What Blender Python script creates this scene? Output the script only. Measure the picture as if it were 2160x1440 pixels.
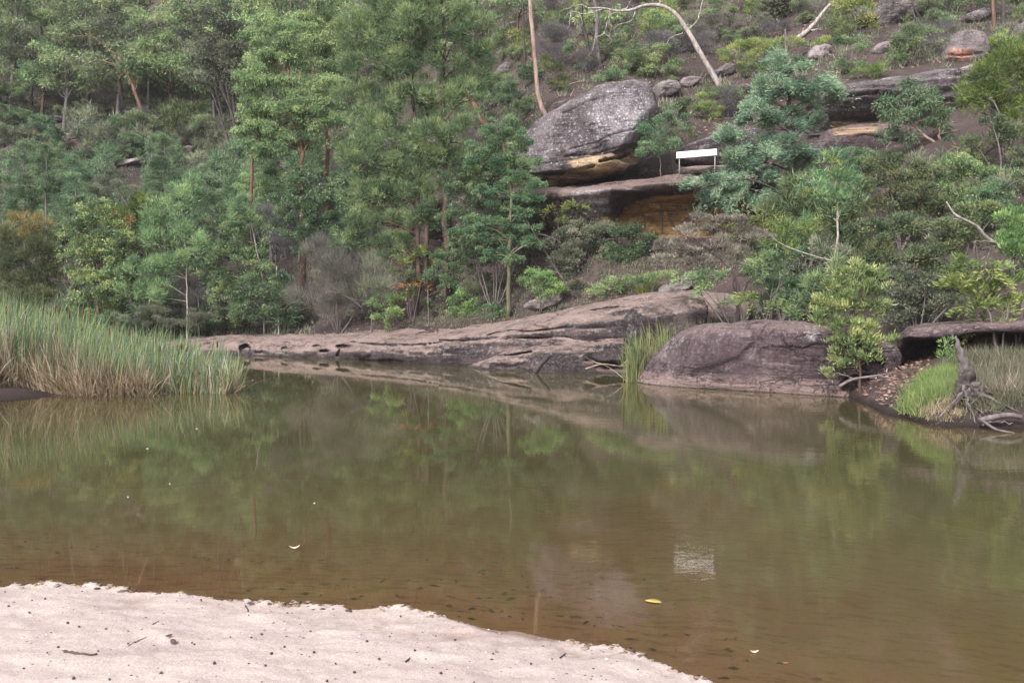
import bpy, math, random
import numpy as np
from mathutils import Vector

for o in list(bpy.data.objects):
    bpy.data.objects.remove(o)
scene = bpy.context.scene
COL = scene.collection
rng = np.random.default_rng(11)
random.seed(5)

# ------------------------------------------------------------------ camera
CAM_H = 2.0
F = 2100.0                                   # focal length in pixels of the 2160 px wide photograph
TILT = math.atan(70.0 / F)
cam_d = bpy.data.cameras.new('camera')
cam = bpy.data.objects.new('camera', cam_d)
COL.objects.link(cam)
cam.location = (0, 0, CAM_H)
cam.rotation_euler = (math.radians(90) - TILT, 0, 0)
cam_d.sensor_width = 36.0
cam_d.lens = 36.0 * F / 2160.0
cam_d.clip_start = 0.1
cam_d.clip_end = 900
scene.camera = cam

# ------------------------------------------------------------------ sky, sun, exposure (bright overcast)
SUN_EL, SUN_AZ = math.radians(42), math.radians(212)     # azimuth measured from +Y, clockwise: behind and left of the camera
w = bpy.data.worlds.new('World')
scene.world = w
w.use_nodes = True
nt = w.node_tree
nt.nodes.clear()
sky = nt.nodes.new('ShaderNodeTexSky')
sky.sky_type = 'NISHITA'
sky.sun_disc = False
sky.sun_elevation = SUN_EL
sky.sun_rotation = SUN_AZ
sky.dust_density = 3.0
hsv = nt.nodes.new('ShaderNodeHueSaturation')
hsv.inputs['Saturation'].default_value = 0.22            # cloud cover: nearly white sky
bg = nt.nodes.new('ShaderNodeBackground')
bg.inputs['Strength'].default_value = 0.10
wo = nt.nodes.new('ShaderNodeOutputWorld')
nt.links.new(sky.outputs[0], hsv.inputs['Color'])
nt.links.new(hsv.outputs[0], bg.inputs['Color'])
nt.links.new(bg.outputs[0], wo.inputs['Surface'])
sl = bpy.data.lights.new('sun', 'SUN')
sl.energy = 1.5
sl.angle = math.radians(14)
sl.color = (1.0, 0.96, 0.91)
sun = bpy.data.objects.new('sun', sl)
COL.objects.link(sun)
sdir = Vector((math.sin(SUN_AZ) * math.cos(SUN_EL), math.cos(SUN_AZ) * math.cos(SUN_EL), math.sin(SUN_EL)))
sun.rotation_euler = sdir.to_track_quat('Z', 'Y').to_euler()
sun.location = (-20, -30, 60)
vs = scene.view_settings
vs.view_transform = 'Standard'
vs.look = 'None'
vs.exposure = 1.6
vs.gamma = 1.0
vs.use_curve_mapping = False
scene.render.engine = 'CYCLES'
cy = scene.cycles
cy.volume_bounces = 1
cy.max_bounces = 6
cy.diffuse_bounces = 3
cy.glossy_bounces = 3
cy.transmission_bounces = 4
cy.transparent_max_bounces = 8
cy.caustics_reflective = False
cy.caustics_refractive = False
cy.use_denoising = True
cy.denoising_prefilter = 'NONE'

# ------------------------------------------------------------------ numpy helpers
CT, ST = math.cos(TILT), math.sin(TILT)


def P(px, py, d):
    """The point at forward distance d (world Y) that the photograph shows at pixel px, py."""
    px, py, d = np.broadcast_arrays(np.asarray(px, float), np.asarray(py, float), np.asarray(d, float))
    u = (px - 1080) / F
    v = (720 - py) / F
    dy = CT + v * ST
    dz = -ST + v * CT
    return np.stack([u / dy * d, d, CAM_H + dz / dy * d], -1)


def proj(V):
    V = np.asarray(V, float)
    dz = V[..., 2] - CAM_H
    dep = np.maximum(V[..., 1] * CT - dz * ST, 0.1)
    v = (V[..., 1] * ST + dz * CT) / dep
    return 1080 + F * V[..., 0] / dep, 720 - F * v


def smooth(a, b, x):
    t = np.clip((x - a) / (b - a), 0, 1)
    return t * t * (3 - 2 * t)


_tab = np.random.default_rng(3).random((64, 64, 64)).astype(np.float32)


def vnoise(p):
    p = np.asarray(p, float)
    i = np.floor(p).astype(int)
    f = p - i
    f = f * f * (3 - 2 * f)
    i0 = i & 63
    i1 = (i + 1) & 63
    x0, y0, z0 = i0[..., 0], i0[..., 1], i0[..., 2]
    x1, y1, z1 = i1[..., 0], i1[..., 1], i1[..., 2]
    fx, fy, fz = f[..., 0], f[..., 1], f[..., 2]
    def L(a, b, t):
        return a + (b - a) * t
    return L(L(L(_tab[x0, y0, z0], _tab[x1, y0, z0], fx), L(_tab[x0, y1, z0], _tab[x1, y1, z0], fx), fy),
             L(L(_tab[x0, y0, z1], _tab[x1, y0, z1], fx), L(_tab[x0, y1, z1], _tab[x1, y1, z1], fx), fy), fz)


def fbm(p, octaves=4, gain=0.5):
    p = np.asarray(p, float)
    s = np.zeros(p.shape[:-1])
    a, tot = 1.0, 0.0
    for k in range(octaves):
        s += a * (vnoise(p * (2.03 ** k) + 17.3 * k) * 2 - 1)
        tot += a
        a *= gain
    return s / tot


def unit(v):
    return v / np.maximum(np.linalg.norm(v, axis=-1, keepdims=True), 1e-9)


TRIS = [0]


def mesh_np(name, V, Fq, mat=None, tint=None, attrs=None, shade=False, Ft=None):
    """Mesh data from a vertex array and quads (and triangles)."""
    me = bpy.data.meshes.new(name)
    V = np.asarray(V, np.float32)
    if Fq is not None and np.shape(Fq)[1] == 3:
        Fq, Ft = None, Fq
    nq = 0 if Fq is None else len(Fq)
    ntr = 0 if Ft is None else len(Ft)
    me.vertices.add(len(V))
    me.vertices.foreach_set('co', V.ravel())
    loops = []
    if nq:
        loops.append(np.asarray(Fq, np.int32).ravel())
    if ntr:
        loops.append(np.asarray(Ft, np.int32).ravel())
    lp = np.concatenate(loops)
    me.loops.add(len(lp))
    me.loops.foreach_set('vertex_index', lp)
    me.polygons.add(nq + ntr)
    starts = np.concatenate([np.arange(nq) * 4, nq * 4 + np.arange(ntr) * 3]).astype(np.int32)
    me.polygons.foreach_set('loop_start', starts)
    me.polygons.foreach_set('use_smooth', np.full(nq + ntr, bool(shade)))
    for k, a in ({} if attrs is None else attrs).items():
        at = me.attributes.new(k, 'FLOAT', 'POINT')
        at.data.foreach_set('value', np.asarray(a, np.float32))
    if tint is not None:
        at = me.attributes.new('tint', 'FLOAT', 'POINT')
        at.data.foreach_set('value', np.asarray(tint, np.float32))
    me.update(calc_edges=True)
    me.validate()
    if mat:
        me.materials.append(mat)
    TRIS[0] += nq * 2 + ntr
    return me


def link(name, me, parent=None, loc=None):
    o = bpy.data.objects.new(name, me)
    COL.objects.link(o)
    if parent is not None:
        o.parent = parent
    if loc is not None:
        o.location = loc
    return o


def tag(o, label=None, cat=None, group=None, kind=None):
    if label:
        o['label'] = label
    if cat:
        o['category'] = cat
    if group:
        o['group'] = group
    if kind:
        o['kind'] = kind
    return o


def empty(name, loc):
    o = bpy.data.objects.new(name, None)
    o.empty_display_size = 0.2
    COL.objects.link(o)
    o.location = loc
    return o


def grid_faces(nu, nv, closed_u=False):
    a = np.arange(nu if closed_u else nu - 1)
    b = np.arange(nv - 1)
    A, B = np.meshgrid(a, b, indexing='ij')
    A2 = (A + 1) % nu
    return np.stack([A * nv + B, A2 * nv + B, A2 * nv + B + 1, A * nv + B + 1], -1).reshape(-1, 4)


def tube_np(pts, radii, sides=7, wob=0.0):
    pts = np.asarray(pts, float)
    n = len(pts)
    radii = np.broadcast_to(np.asarray(radii, float), (n,)) if np.ndim(radii) else np.full(n, radii)
    T = unit(np.gradient(pts, axis=0))
    ref = np.where(np.abs(T[:, 2:3]) > 0.9, np.array([[1.0, 0, 0]]), np.array([[0, 0, 1.0]]))
    A = unit(np.cross(T, ref))
    B = np.cross(T, A)
    th = np.linspace(0, 2 * np.pi, sides, endpoint=False)
    r = radii[:, None] * (1 + wob * (rng.random((n, sides)) - 0.5))
    V = pts[:, None] + r[..., None] * (np.cos(th)[None, :, None] * A[:, None] + np.sin(th)[None, :, None] * B[:, None])
    V = V.reshape(-1, 3)
    q = []
    for i in range(n - 1):
        for k in range(sides):
            k2 = (k + 1) % sides
            q.append((i * sides + k, i * sides + k2, (i + 1) * sides + k2, (i + 1) * sides + k))
    c0, c1 = len(V), len(V) + 1
    V = np.vstack([V, pts[:1], pts[-1:]])
    t = [(c0, (k + 1) % sides, k) for k in range(sides)]
    e = (n - 1) * sides
    t += [(c1, e + k, e + (k + 1) % sides) for k in range(sides)]
    return V, np.array(q), np.array(t)


class Bag:
    """Collects shapes that make up one part."""
    def __init__(s):
        s.V, s.Q, s.T, s.A, s.n = [], [], [], [], 0

    def add(s, V, Q=None, T=None, tint=0.5):
        s.V.append(V)
        if Q is not None and len(Q):
            s.Q.append(np.asarray(Q) + s.n)
        if T is not None and len(T):
            s.T.append(np.asarray(T) + s.n)
        s.A.append(np.broadcast_to(np.asarray(tint, float), (len(V),)))
        s.n += len(V)

    def tube(s, pts, radii, sides=6, tint=0.5, wob=0.25):
        V, q, t = tube_np(pts, radii, sides, wob)
        s.add(V, q, t, tint)

    def mesh(s, name, mat, shade=True, off=(0, 0, 0)):
        V = np.concatenate(s.V) - np.asarray(off)
        return mesh_np(name, V, np.concatenate(s.Q) if s.Q else None, mat, tint=np.concatenate(s.A), shade=shade,
                       Ft=np.concatenate(s.T) if s.T else None)


def spline(pts, n):
    """Resample a polyline smoothly (Catmull-Rom)."""
    p = np.asarray(pts, float)
    if len(p) < 3:
        t = np.linspace(0, 1, n)[:, None]
        return p[0] * (1 - t) + p[-1] * t
    q = np.vstack([2 * p[0] - p[1], p, 2 * p[-1] - p[-2]])
    t = np.linspace(0, len(p) - 1, n)
    i = np.minimum(t.astype(int), len(p) - 2)
    f = (t - i)[:, None]
    a, b, c, d = q[i], q[i + 1], q[i + 2], q[i + 3]
    return 0.5 * (2 * b + (c - a) * f + (2 * a - 5 * b + 4 * c - d) * f ** 2 + (3 * b - a - 3 * c + d) * f ** 3)


# ------------------------------------------------------------------ materials
def new_mat(name):
    m = bpy.data.materials.new(name)
    m.use_nodes = True
    m.node_tree.nodes.clear()
    return m


class N:
    """Small node-building helper."""
    def __init__(s, m):
        s.t = m.node_tree

    def n(s, kind, **kw):
        x = s.t.nodes.new(kind)
        for k, v in kw.items():
            if k in x.inputs:
                x.inputs[k].default_value = v
            else:
                setattr(x, k, v)
        return x

    def l(s, a, b):
        s.t.links.new(a, b)

    def noise(s, vec, scale, detail=4.0, rough=0.6, dist=0.0):
        x = s.n('ShaderNodeTexNoise')
        x.inputs['Scale'].default_value = scale
        x.inputs['Detail'].default_value = detail
        x.inputs['Roughness'].default_value = rough
        x.inputs['Distortion'].default_value = dist
        s.l(vec, x.inputs['Vector'])
        return x.outputs['Fac']

    def mapping(s, vec, scale):
        x = s.n('ShaderNodeMapping')
        x.inputs['Scale'].default_value = scale
        s.l(vec, x.inputs['Vector'])
        return x.outputs[0]

    def ramp(s, fac, stops, interp='LINEAR'):
        x = s.n('ShaderNodeValToRGB')
        cr = x.color_ramp
        cr.interpolation = interp
        while len(cr.elements) < len(stops):
            cr.elements.new(0.5)
        for e, (p, c) in zip(cr.elements, stops):
            e.position = p
            e.color = (c, c, c, 1) if np.isscalar(c) else (*c, 1)
        s.l(fac, x.inputs['Fac'])
        return x.outputs['Color']

    def mix(s, fac, a, b, mode='MIX'):
        x = s.n('ShaderNodeMix', data_type='RGBA', blend_type=mode)
        for sock, v in ((x.inputs[0], fac), (x.inputs[6], a), (x.inputs[7], b)):
            if hasattr(v, 'links'):
                s.l(v, sock)
            elif np.isscalar(v):
                sock.default_value = v
            else:
                sock.default_value = (*v, 1)
        return x.outputs[2]

    def math(s, op, a, b=0.0, c=None, clamp=False):
        x = s.n('ShaderNodeMath', operation=op, use_clamp=clamp)
        for k, v in enumerate((a, b) if c is None else (a, b, c)):
            if hasattr(v, 'links'):
                s.l(v, x.inputs[k])
            else:
                x.inputs[k].default_value = v
        return x.outputs[0]

    def attr(s, name):
        x = s.n('ShaderNodeAttribute')
        x.attribute_name = name
        return x.outputs['Fac']

    def geo(s):
        return s.n('ShaderNodeNewGeometry')


def rock_mat(name, dark=(0.060, 0.045, 0.050), mid=(0.145, 0.105, 0.110), pale=(0.27, 0.205, 0.205),
             lichen=0.45, top_pink=0.6, streak=0.6, warm_col=(0.25, 0.165, 0.105), tide=True, scale=1.0):
    m = new_mat(name)
    k = N(m)
    g = k.geo()
    pos = g.outputs['Position']
    big = k.noise(pos, 0.55 * scale, 5, 0.6, 0.4)
    med = k.noise(pos, 2.6 * scale, 6, 0.65)
    fine = k.noise(pos, 14 * scale, 5, 0.7)
    c = k.ramp(big, [(0.36, dark), (0.50, mid), (0.66, pale)])
    c = k.mix(k.ramp(med, [(0.38, 0.0), (0.62, 0.55)]), c, tuple(0.5 * x for x in mid))
    # water streaks running down
    st = k.noise(k.mapping(pos, (1.9, 1.9, 0.16)), 1.6 * scale, 4, 0.6, 0.3)
    c = k.mix(k.math('MULTIPLY', k.ramp(st, [(0.50, 0.0), (0.66, 1.0)]), streak), c, tuple(0.55 * x for x in dark))
    st2 = k.noise(k.mapping(pos, (2.3, 2.3, 0.2)), 2.3 * scale, 4, 0.65, 0.2)
    c = k.mix(k.math('MULTIPLY', k.ramp(st2, [(0.62, 0.0), (0.70, 1.0)]), streak * 0.45), c, (0.30, 0.29, 0.31))
    # weathered paler tops
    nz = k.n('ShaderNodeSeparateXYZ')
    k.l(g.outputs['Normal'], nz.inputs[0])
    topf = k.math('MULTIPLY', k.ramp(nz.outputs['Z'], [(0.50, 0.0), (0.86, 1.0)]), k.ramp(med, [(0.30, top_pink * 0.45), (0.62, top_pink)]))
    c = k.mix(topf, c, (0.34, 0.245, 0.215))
    # sandstone exposed in some parts
    wv = k.attr('warm')
    strata = k.noise(k.mapping(pos, (0.5, 0.5, 7.0)), 1.0, 4, 0.6, 0.5)
    wc = k.ramp(strata, [(0.30, tuple(0.33 * x for x in warm_col)), (0.48, warm_col), (0.66, tuple(min(.6, 1.55 * x + .03) for x in warm_col))])
    c = k.mix(k.math('MULTIPLY', wv, k.ramp(k.noise(pos, 1.7 * scale, 6, 0.7, 0.6), [(0.32, 0.2), (0.50, 1.0)])), c, wc)
    lw = k.math('MULTIPLY', k.attr('lich'), k.ramp(k.noise(k.mapping(pos, (1.5, 1.5, 0.45)), 2.4 * scale, 6, 0.75), [(0.42, 0.0), (0.62, 0.62)]))
    c = k.mix(lw, c, (0.31, 0.285, 0.31))
    # lichen spots
    vor = k.n('ShaderNodeTexVoronoi', feature='F1')
    vor.inputs['Scale'].default_value = 5.5 * scale
    k.l(pos, vor.inputs['Vector'])
    li = k.math('MULTIPLY', k.ramp(vor.outputs['Distance'], [(0.20, 1.0), (0.34, 0.0)]), k.ramp(k.noise(pos, 1.1 * scale, 3, 0.6), [(0.44, 0.0), (0.58, 1.0)]))
    li = k.math('ADD', li, k.ramp(fine, [(0.54, 0.0), (0.66, 0.75)]), clamp=True)
    pz = k.n('ShaderNodeSeparateXYZ')
    k.l(pos, pz.inputs[0])
    li = k.math('MULTIPLY', li, k.math('MULTIPLY', k.math('ADD', k.attr('lich'), lichen), k.ramp(nz.outputs['Z'], [(0.0, 0.25), (0.5, 1.0)])), clamp=True)
    c = k.mix(li, c, (0.40, 0.39, 0.40))
    c = k.mix(k.ramp(pz.outputs['Z'], [(0.03, 0.85), (0.10, 0.0)]), c, tuple(0.55 * x for x in dark))
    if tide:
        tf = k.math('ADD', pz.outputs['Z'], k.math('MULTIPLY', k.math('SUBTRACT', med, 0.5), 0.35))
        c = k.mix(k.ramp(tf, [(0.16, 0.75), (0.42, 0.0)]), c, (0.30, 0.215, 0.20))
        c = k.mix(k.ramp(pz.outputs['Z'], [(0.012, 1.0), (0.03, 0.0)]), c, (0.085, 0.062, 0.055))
    c = k.mix(0.6, c, k.ramp(fine, [(0.25, 0.45), (0.75, 1.55)]), 'MULTIPLY')
    rot = k.n('ShaderNodeMapping')
    rot.inputs['Rotation'].default_value = (0.12, 0.16, 0.3)
    rot.inputs['Scale'].default_value = (0.35, 0.35, 4.2)
    k.l(pos, rot.inputs['Vector'])
    bed = k.noise(rot.outputs[0], 1.3 * scale, 5, 0.65, 0.35)
    cr1 = k.math('ABSOLUTE', k.math('SUBTRACT', bed, 0.5))
    cr2 = k.math('ABSOLUTE', k.math('SUBTRACT', k.noise(pos, 0.9 * scale, 5, 0.7, 0.8), 0.5))
    lines = k.math('MAXIMUM', k.ramp(cr1, [(0.0, 1.0), (0.018, 0.0)]), k.ramp(cr2, [(0.0, 1.0), (0.010, 0.0)]))
    lines = k.math('MULTIPLY', lines, k.ramp(k.noise(pos, 0.7, 3, 0.5), [(0.42, 0.0), (0.58, 1.0)]))
    c = k.mix(k.math('MULTIPLY', lines, 0.75), c, tuple(0.4 * x for x in dark))
    b = k.n('ShaderNodeBsdfPrincipled')
    b.inputs['Roughness'].default_value = 0.85
    b.inputs['Specular IOR Level'].default_value = 0.25
    k.l(c, b.inputs['Base Color'])
    bump = k.n('ShaderNodeBump')
    bump.inputs['Strength'].default_value = 0.95
    bump.inputs['Distance'].default_value = 0.10
    hgt = k.math('ADD', k.math('ADD', k.math('MULTIPLY', med, 1.0), k.math('MULTIPLY', fine, 0.7)), k.math('SUBTRACT', k.math('MULTIPLY', bed, 1.1), k.math('MULTIPLY', lines, 0.8)))
    k.l(hgt, bump.inputs['Height'])
    k.l(bump.outputs[0], b.inputs['Normal'])
    out = k.n('ShaderNodeOutputMaterial')
    k.l(b.outputs[0], out.inputs[0])
    return m


_leafm = {}
LEAFGAIN = 1.75


def leaf_mat(name, cols, transl=0.34, gloss=0.0, gain=(LEAFGAIN * 1.2, LEAFGAIN, LEAFGAIN * 1.08)):
    """Foliage: three leaf colours spread by a per-leaf value, light passing through."""
    if name in _leafm:
        return _leafm[name]
    m = new_mat(name)
    k = N(m)
    g = k.geo()
    t = k.attr('tint')
    nz = k.noise(g.outputs['Position'], 1.1, 3, 0.6)
    t2 = k.math('ADD', t, k.math('MULTIPLY', k.math('SUBTRACT', nz, 0.5), 1.0), clamp=True)
    c = k.ramp(t2, [(p, tuple(v * t for v, t in zip(cc, gain))) for p, cc in zip((0.05, 0.5, 0.97), cols)])
    oi = k.n('ShaderNodeObjectInfo')
    h = k.n('ShaderNodeHueSaturation')
    h.inputs['Saturation'].default_value = 0.97
    k.l(k.math('ADD', 0.485, k.math('MULTIPLY', oi.outputs['Random'], 0.03)), h.inputs['Hue'])
    k.l(k.math('ADD', 0.96, k.math('MULTIPLY', oi.outputs['Random'], 0.3)), h.inputs['Value'])
    k.l(c, h.inputs['Color'])
    d = k.n('ShaderNodeBsdfDiffuse')
    tr = k.n('ShaderNodeBsdfTranslucent')
    k.l(h.outputs[0], d.inputs[0])
    k.l(h.outputs[0], tr.inputs[0])
    mx = k.n('ShaderNodeMixShader')
    mx.inputs[0].default_value = transl
    k.l(d.outputs[0], mx.inputs[1])
    k.l(tr.outputs[0], mx.inputs[2])
    res = mx.outputs[0]
    if gloss:
        gl = k.n('ShaderNodeBsdfGlossy')
        gl.inputs['Roughness'].default_value = 0.42
        m2 = k.n('ShaderNodeMixShader')
        m2.inputs[0].default_value = gloss
        k.l(res, m2.inputs[1])
        k.l(gl.outputs[0], m2.inputs[2])
        res = m2.outputs[0]
    out = k.n('ShaderNodeOutputMaterial')
    k.l(res, out.inputs[0])
    _leafm[name] = m
    return m


_barkm = {}


def bark_mat(name, c1, c2, scale=6.0):
    if name in _barkm:
        return _barkm[name]
    m = new_mat(name)
    k = N(m)
    g = k.geo()
    v = k.mapping(g.outputs['Position'], (1, 1, 0.25))
    a = k.noise(v, scale, 5, 0.65, 0.5)
    c = k.ramp(a, [(0.32, c1), (0.62, c2)])
    b = k.n('ShaderNodeBsdfPrincipled')
    b.inputs['Roughness'].default_value = 0.85
    b.inputs['Specular IOR Level'].default_value = 0.2
    k.l(c, b.inputs['Base Color'])
    bump = k.n('ShaderNodeBump')
    bump.inputs['Strength'].default_value = 0.6
    bump.inputs['Distance'].default_value = 0.02
    k.l(a, bump.inputs['Height'])
    k.l(bump.outputs[0], b.inputs['Normal'])
    out = k.n('ShaderNodeOutputMaterial')
    k.l(b.outputs[0], out.inputs[0])
    _barkm[name] = m
    return m


BARK = {
    'orange': bark_mat('orange_bark', (0.085, 0.045, 0.034), (0.20, 0.115, 0.082)),
    'grey': bark_mat('grey_bark', (0.075, 0.060, 0.062), (0.19, 0.16, 0.16)),
    'dark': bark_mat('dark_bark', (0.030, 0.024, 0.026), (0.085, 0.066, 0.066)),
    'pale': bark_mat('pale_bark', (0.16, 0.125, 0.115), (0.43, 0.375, 0.355), 9),
    'brown': bark_mat('brown_bark', (0.045, 0.028, 0.024), (0.11, 0.070, 0.060)),
    'tan': bark_mat('tan_bark', (0.17, 0.105, 0.085), (0.38, 0.28, 0.24)),
    'mossy': bark_mat('mossy_bark', (0.06, 0.06, 0.035), (0.15, 0.14, 0.09)),
}
# ------------------------------------------------------------------ terrain of the far bank
def at_z(px, py, z):
    v = (720 - py) / F
    dy, dz = CT + v * ST, -ST + v * CT
    d = (z - CAM_H) / (dz / dy)
    return P(px, py, d)


HS = 0.64
COLS = {
    -900: [(18, -1.2), (22, 0.05), (26, 0.5), (45, 1.2), (52, 3.0), (175, 3 + HS * 123)],
    -200: [(19, -1.2), (21.6, 0.0), (23, .14), (36, .3), (46, 0.9), (52, 2.6), (60, 6.5), (175, 6.5 + HS * 115)],
    20: [(19, -1.2), (21.5, 0.0), (22.6, .12), (34, .2), (45, 0.6), (52, 2.4), (60, 6.0), (175, 6.0 + HS * 115)],
    130: [(20, -1.2), (22.3, -.02), (25, .06), (36, .05), (46, .7), (52, 2.4), (60, 6.2), (175, 6.2 + HS * 115)],
    300: [(20, -1.2), (23.5, -.25), (40, -.25), (45.5, 0.3), (49, 1.2), (54, 2.9), (60, 6.4), (175, 6.4 + HS * 115)],
    460: [(20, -1.4), (42, -1.2), (44.5, -.2), (47, .45), (50, 1.2), (55, 3.5), (60, 6.6), (175, 6.6 + HS * 115)],
    600: [(20, -1.6), (40, -1.4), (42.8, 0.0), (45.2, .75), (49, 1.35), (55, 4.2), (60, 7.2), (175, 7.2 + HS * 115)],
    800: [(20, -1.6), (36, -1.4), (40, 0.2), (42, .9), (45.5, 2.15), (50, 4.6), (56, 8.2), (175, 8.2 + HS * 119)],
    1000: [(20, -1.6), (33, -1.4), (37.5, 0.7), (39, 1.3), (41.5, 2.2), (43.5, 3.5), (45.5, 6.3), (50, 9.0), (175, 9 + .655 * 125)],
    1150: [(20, -1.6), (31, -1.4), (36, 1.0), (37.3, 1.85), (38.5, 3.0), (39.8, 4.5), (42.0, 4.9), (43.4, 7.6), (48, 11.2), (175, 11.2 + .655 * 127)],
    1300: [(20, -1.6), (29, -1.4), (34.5, 1.2), (35.5, 2.3), (37, 3.3), (39, 4.7), (42.3, 5.0), (43.4, 7.7), (48, 11.6), (175, 11.6 + .65 * 127)],
    1440: [(20, -1.6), (28.5, -1.2), (33.5, 1.3), (35, 2.6), (37, 3.6), (38.6, 4.7), (42.3, 5.0), (43.2, 7.6), (46, 9.9), (50, 12.8), (175, 12.8 + .65 * 125)],
    1600: [(20, -1.6), (26.4, -.6), (27.5, .2), (31, 1.7), (34, 2.9), (38, 4.8), (42, 5.2), (43.2, 7.8), (46, 10.2), (50, 13.0), (175, 13 + .64 * 125)],
    1740: [(19, -1.6), (23.0, -.5), (25.5, .9), (30, 3.0), (36, 6.2), (40.4, 7.6), (42.2, 8.8), (43.2, 11.3), (48, 14.0), (175, 14 + .62 * 127)],
    1800: [(18, -1.4), (21.0, -.15), (22.4, .12), (24, .75), (26, 1.5), (30, 3.2), (36, 6.5), (40, 7.9), (42, 9.4), (43.2, 11.6), (48, 14.2), (175, 14.2 + .61 * 127)],
    1880: [(16, -1.2), (18.6, 0.0), (19.4, .26), (21.3, .62), (23.4, .8), (25, 2.0), (30, 3.8), (36, 6.9), (40, 8.4), (42, 9.6), (43.2, 11.8), (48, 14.3), (175, 14.3 + .61 * 127)],
    2000: [(14.5, -1.1), (16.9, 0.0), (17.5, .46), (20, .93), (23.4, 1.0), (24.6, 2.1), (30, 4.7), (36, 7.5), (42, 10.4), (45, 13.0), (48, 14.2), (175, 14.2 + .61 * 127)],
    2160: [(14, -1.1), (16.6, 0.0), (17.3, .5), (20, 1.0), (23.4, 1.1), (24.6, 2.3), (30, 5.0), (36, 8.0), (42, 11.3), (48, 14.4), (175, 14.4 + .61 * 127)],
    2600: [(12, -1.1), (14.6, 0.0), (15.4, .5), (20, 1.3), (24, 2.6), (30, 5.2), (42, 11.3), (48, 14.4), (175, 14.4 + .61 * 127)],
    3600: [(10, -1.1), (12.6, 0.0), (13.4, .5), (20, 2.0), (30, 5.6), (42, 11.3), (175, 11.3 + .61 * 133)],
}
cx_ = sorted(COLS)
PXA = np.arange(-1000, 3701, 10.0)
DA = np.arange(8, 176, 0.2)
_prof = np.stack([np.interp(DA, [a for a, _ in COLS[c]], [b for _, b in COLS[c]]) for c in cx_])
_t = np.interp(PXA, cx_, np.arange(len(cx_)))
_i = np.minimum(_t.astype(int), len(cx_) - 2)
_f = (_t - _i)[:, None]
_f = _f * _f * (3 - 2 * _f)
ZT = _prof[_i] * (1 - _f) + _prof[_i + 1] * _f
ker = np.array([1, 2, 3, 2, 1.0])
ker /= ker.sum()
ZT = np.apply_along_axis(lambda a: np.convolve(np.pad(a, 2, 'edge'), ker, 'valid'), 0, ZT)


def gz(x, y):
    """Height of the far-bank terrain at a point."""
    x, y = np.broadcast_arrays(np.asarray(x, float), np.asarray(y, float))
    yy = np.clip(y, 8.0, 175.0)
    px = np.clip(1080 + F * x / yy, PXA[0], PXA[-1])
    a = (px - PXA[0]) / 10
    b = (yy - DA[0]) / 0.2
    i = np.clip(a.astype(int), 0, len(PXA) - 2)
    j = np.clip(b.astype(int), 0, len(DA) - 2)
    fa, fb = a - i, b - j
    z = (ZT[i, j] * (1 - fa) + ZT[i + 1, j] * fa) * (1 - fb) + (ZT[i, j + 1] * (1 - fa) + ZT[i + 1, j + 1] * fa) * fb
    p = np.stack([x, y, np.zeros_like(x)], -1)
    amp = smooth(0.4, 4.0, z)
    z = z + amp * (0.55 * fbm(p * 0.22, 3) + 0.16 * fbm(p * 0.9 + 5, 3)) * smooth(36, 60, y) + 0.05 * smooth(0.05, 0.4, z) * fbm(p * 2.5, 3)
    return z


def GP(px, d):
    """The ground point under pixel column px at distance d."""
    x = (px - 1080) / F * d
    return np.array([x, d, float(gz(x, d))])


_hd = np.concatenate([np.arange(14, 60, 0.25), np.arange(60, 170, 0.6)])


def hit(px, py, dmin=14.0):
    """Distance at which the line of sight through a pixel meets the terrain."""
    q = P(px, py, _hd)
    below = (q[:, 2] < gz(q[:, 0], q[:, 1])) & (_hd >= dmin)
    return float(_hd[np.argmax(below)]) if below.any() else 120.0


# ground of the hillside and far bank
pxs = np.concatenate([np.arange(-1000, -100, 50), np.arange(-100, 2300, 15), np.arange(2300, 3701, 50)])
ds = [10.0]
while ds[-1] < 174:
    ds.append(ds[-1] + max(0.16, 0.0052 * ds[-1]))
ds = np.array(ds)
PX, D = np.meshgrid(pxs, ds, indexing='ij')
X = (PX - 1080) / F * D
Z = gz(X, D)
Vt = np.stack([X, D, Z], -1).reshape(-1, 3)


def hill_mat():
    m = new_mat('leaf_litter_soil')
    k = N(m)
    g = k.geo()
    pos = g.outputs['Position']
    a = k.noise(pos, 0.35, 5, 0.65)
    b = k.noise(pos, 3.0, 6, 0.7)
    c_ = k.noise(pos, 18, 4, 0.7)
    c = k.ramp(a, [(0.3, (0.042, 0.031, 0.031)), (0.52, (0.078, 0.056, 0.056)), (0.72, (0.125, 0.092, 0.090))])
    c = k.mix(k.ramp(b, [(0.46, 0.0), (0.60, 0.7)]), c, (0.070, 0.052, 0.048))
    c = k.mix(k.ramp(k.noise(pos, 0.8, 5, 0.6), [(0.55, 0.0), (0.68, 0.5)]), c, (0.075, 0.085, 0.040))
    c = k.mix(k.ramp(c_, [(0.58, 0.0), (0.68, 0.6)]), c, (0.23, 0.165, 0.15))
    sp = k.n('ShaderNodeSeparateXYZ')
    k.l(pos, sp.inputs[0])
    c = k.mix(k.ramp(sp.outputs['Z'], [(0.02, 1.0), (0.16, 0.0)]), c, (0.035, 0.026, 0.024))
    bs = k.n('ShaderNodeBsdfPrincipled')
    bs.inputs['Roughness'].default_value = 0.95
    bs.inputs['Specular IOR Level'].default_value = 0.1
    k.l(c, bs.inputs['Base Color'])
    bump = k.n('ShaderNodeBump')
    bump.inputs['Strength'].default_value = 0.9
    bump.inputs['Distance'].default_value = 0.08
    k.l(k.math('ADD', b, c_), bump.inputs['Height'])
    k.l(bump.outputs[0], bs.inputs['Normal'])
    out = k.n('ShaderNodeOutputMaterial')
    k.l(bs.outputs[0], out.inputs[0])
    return m


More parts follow.
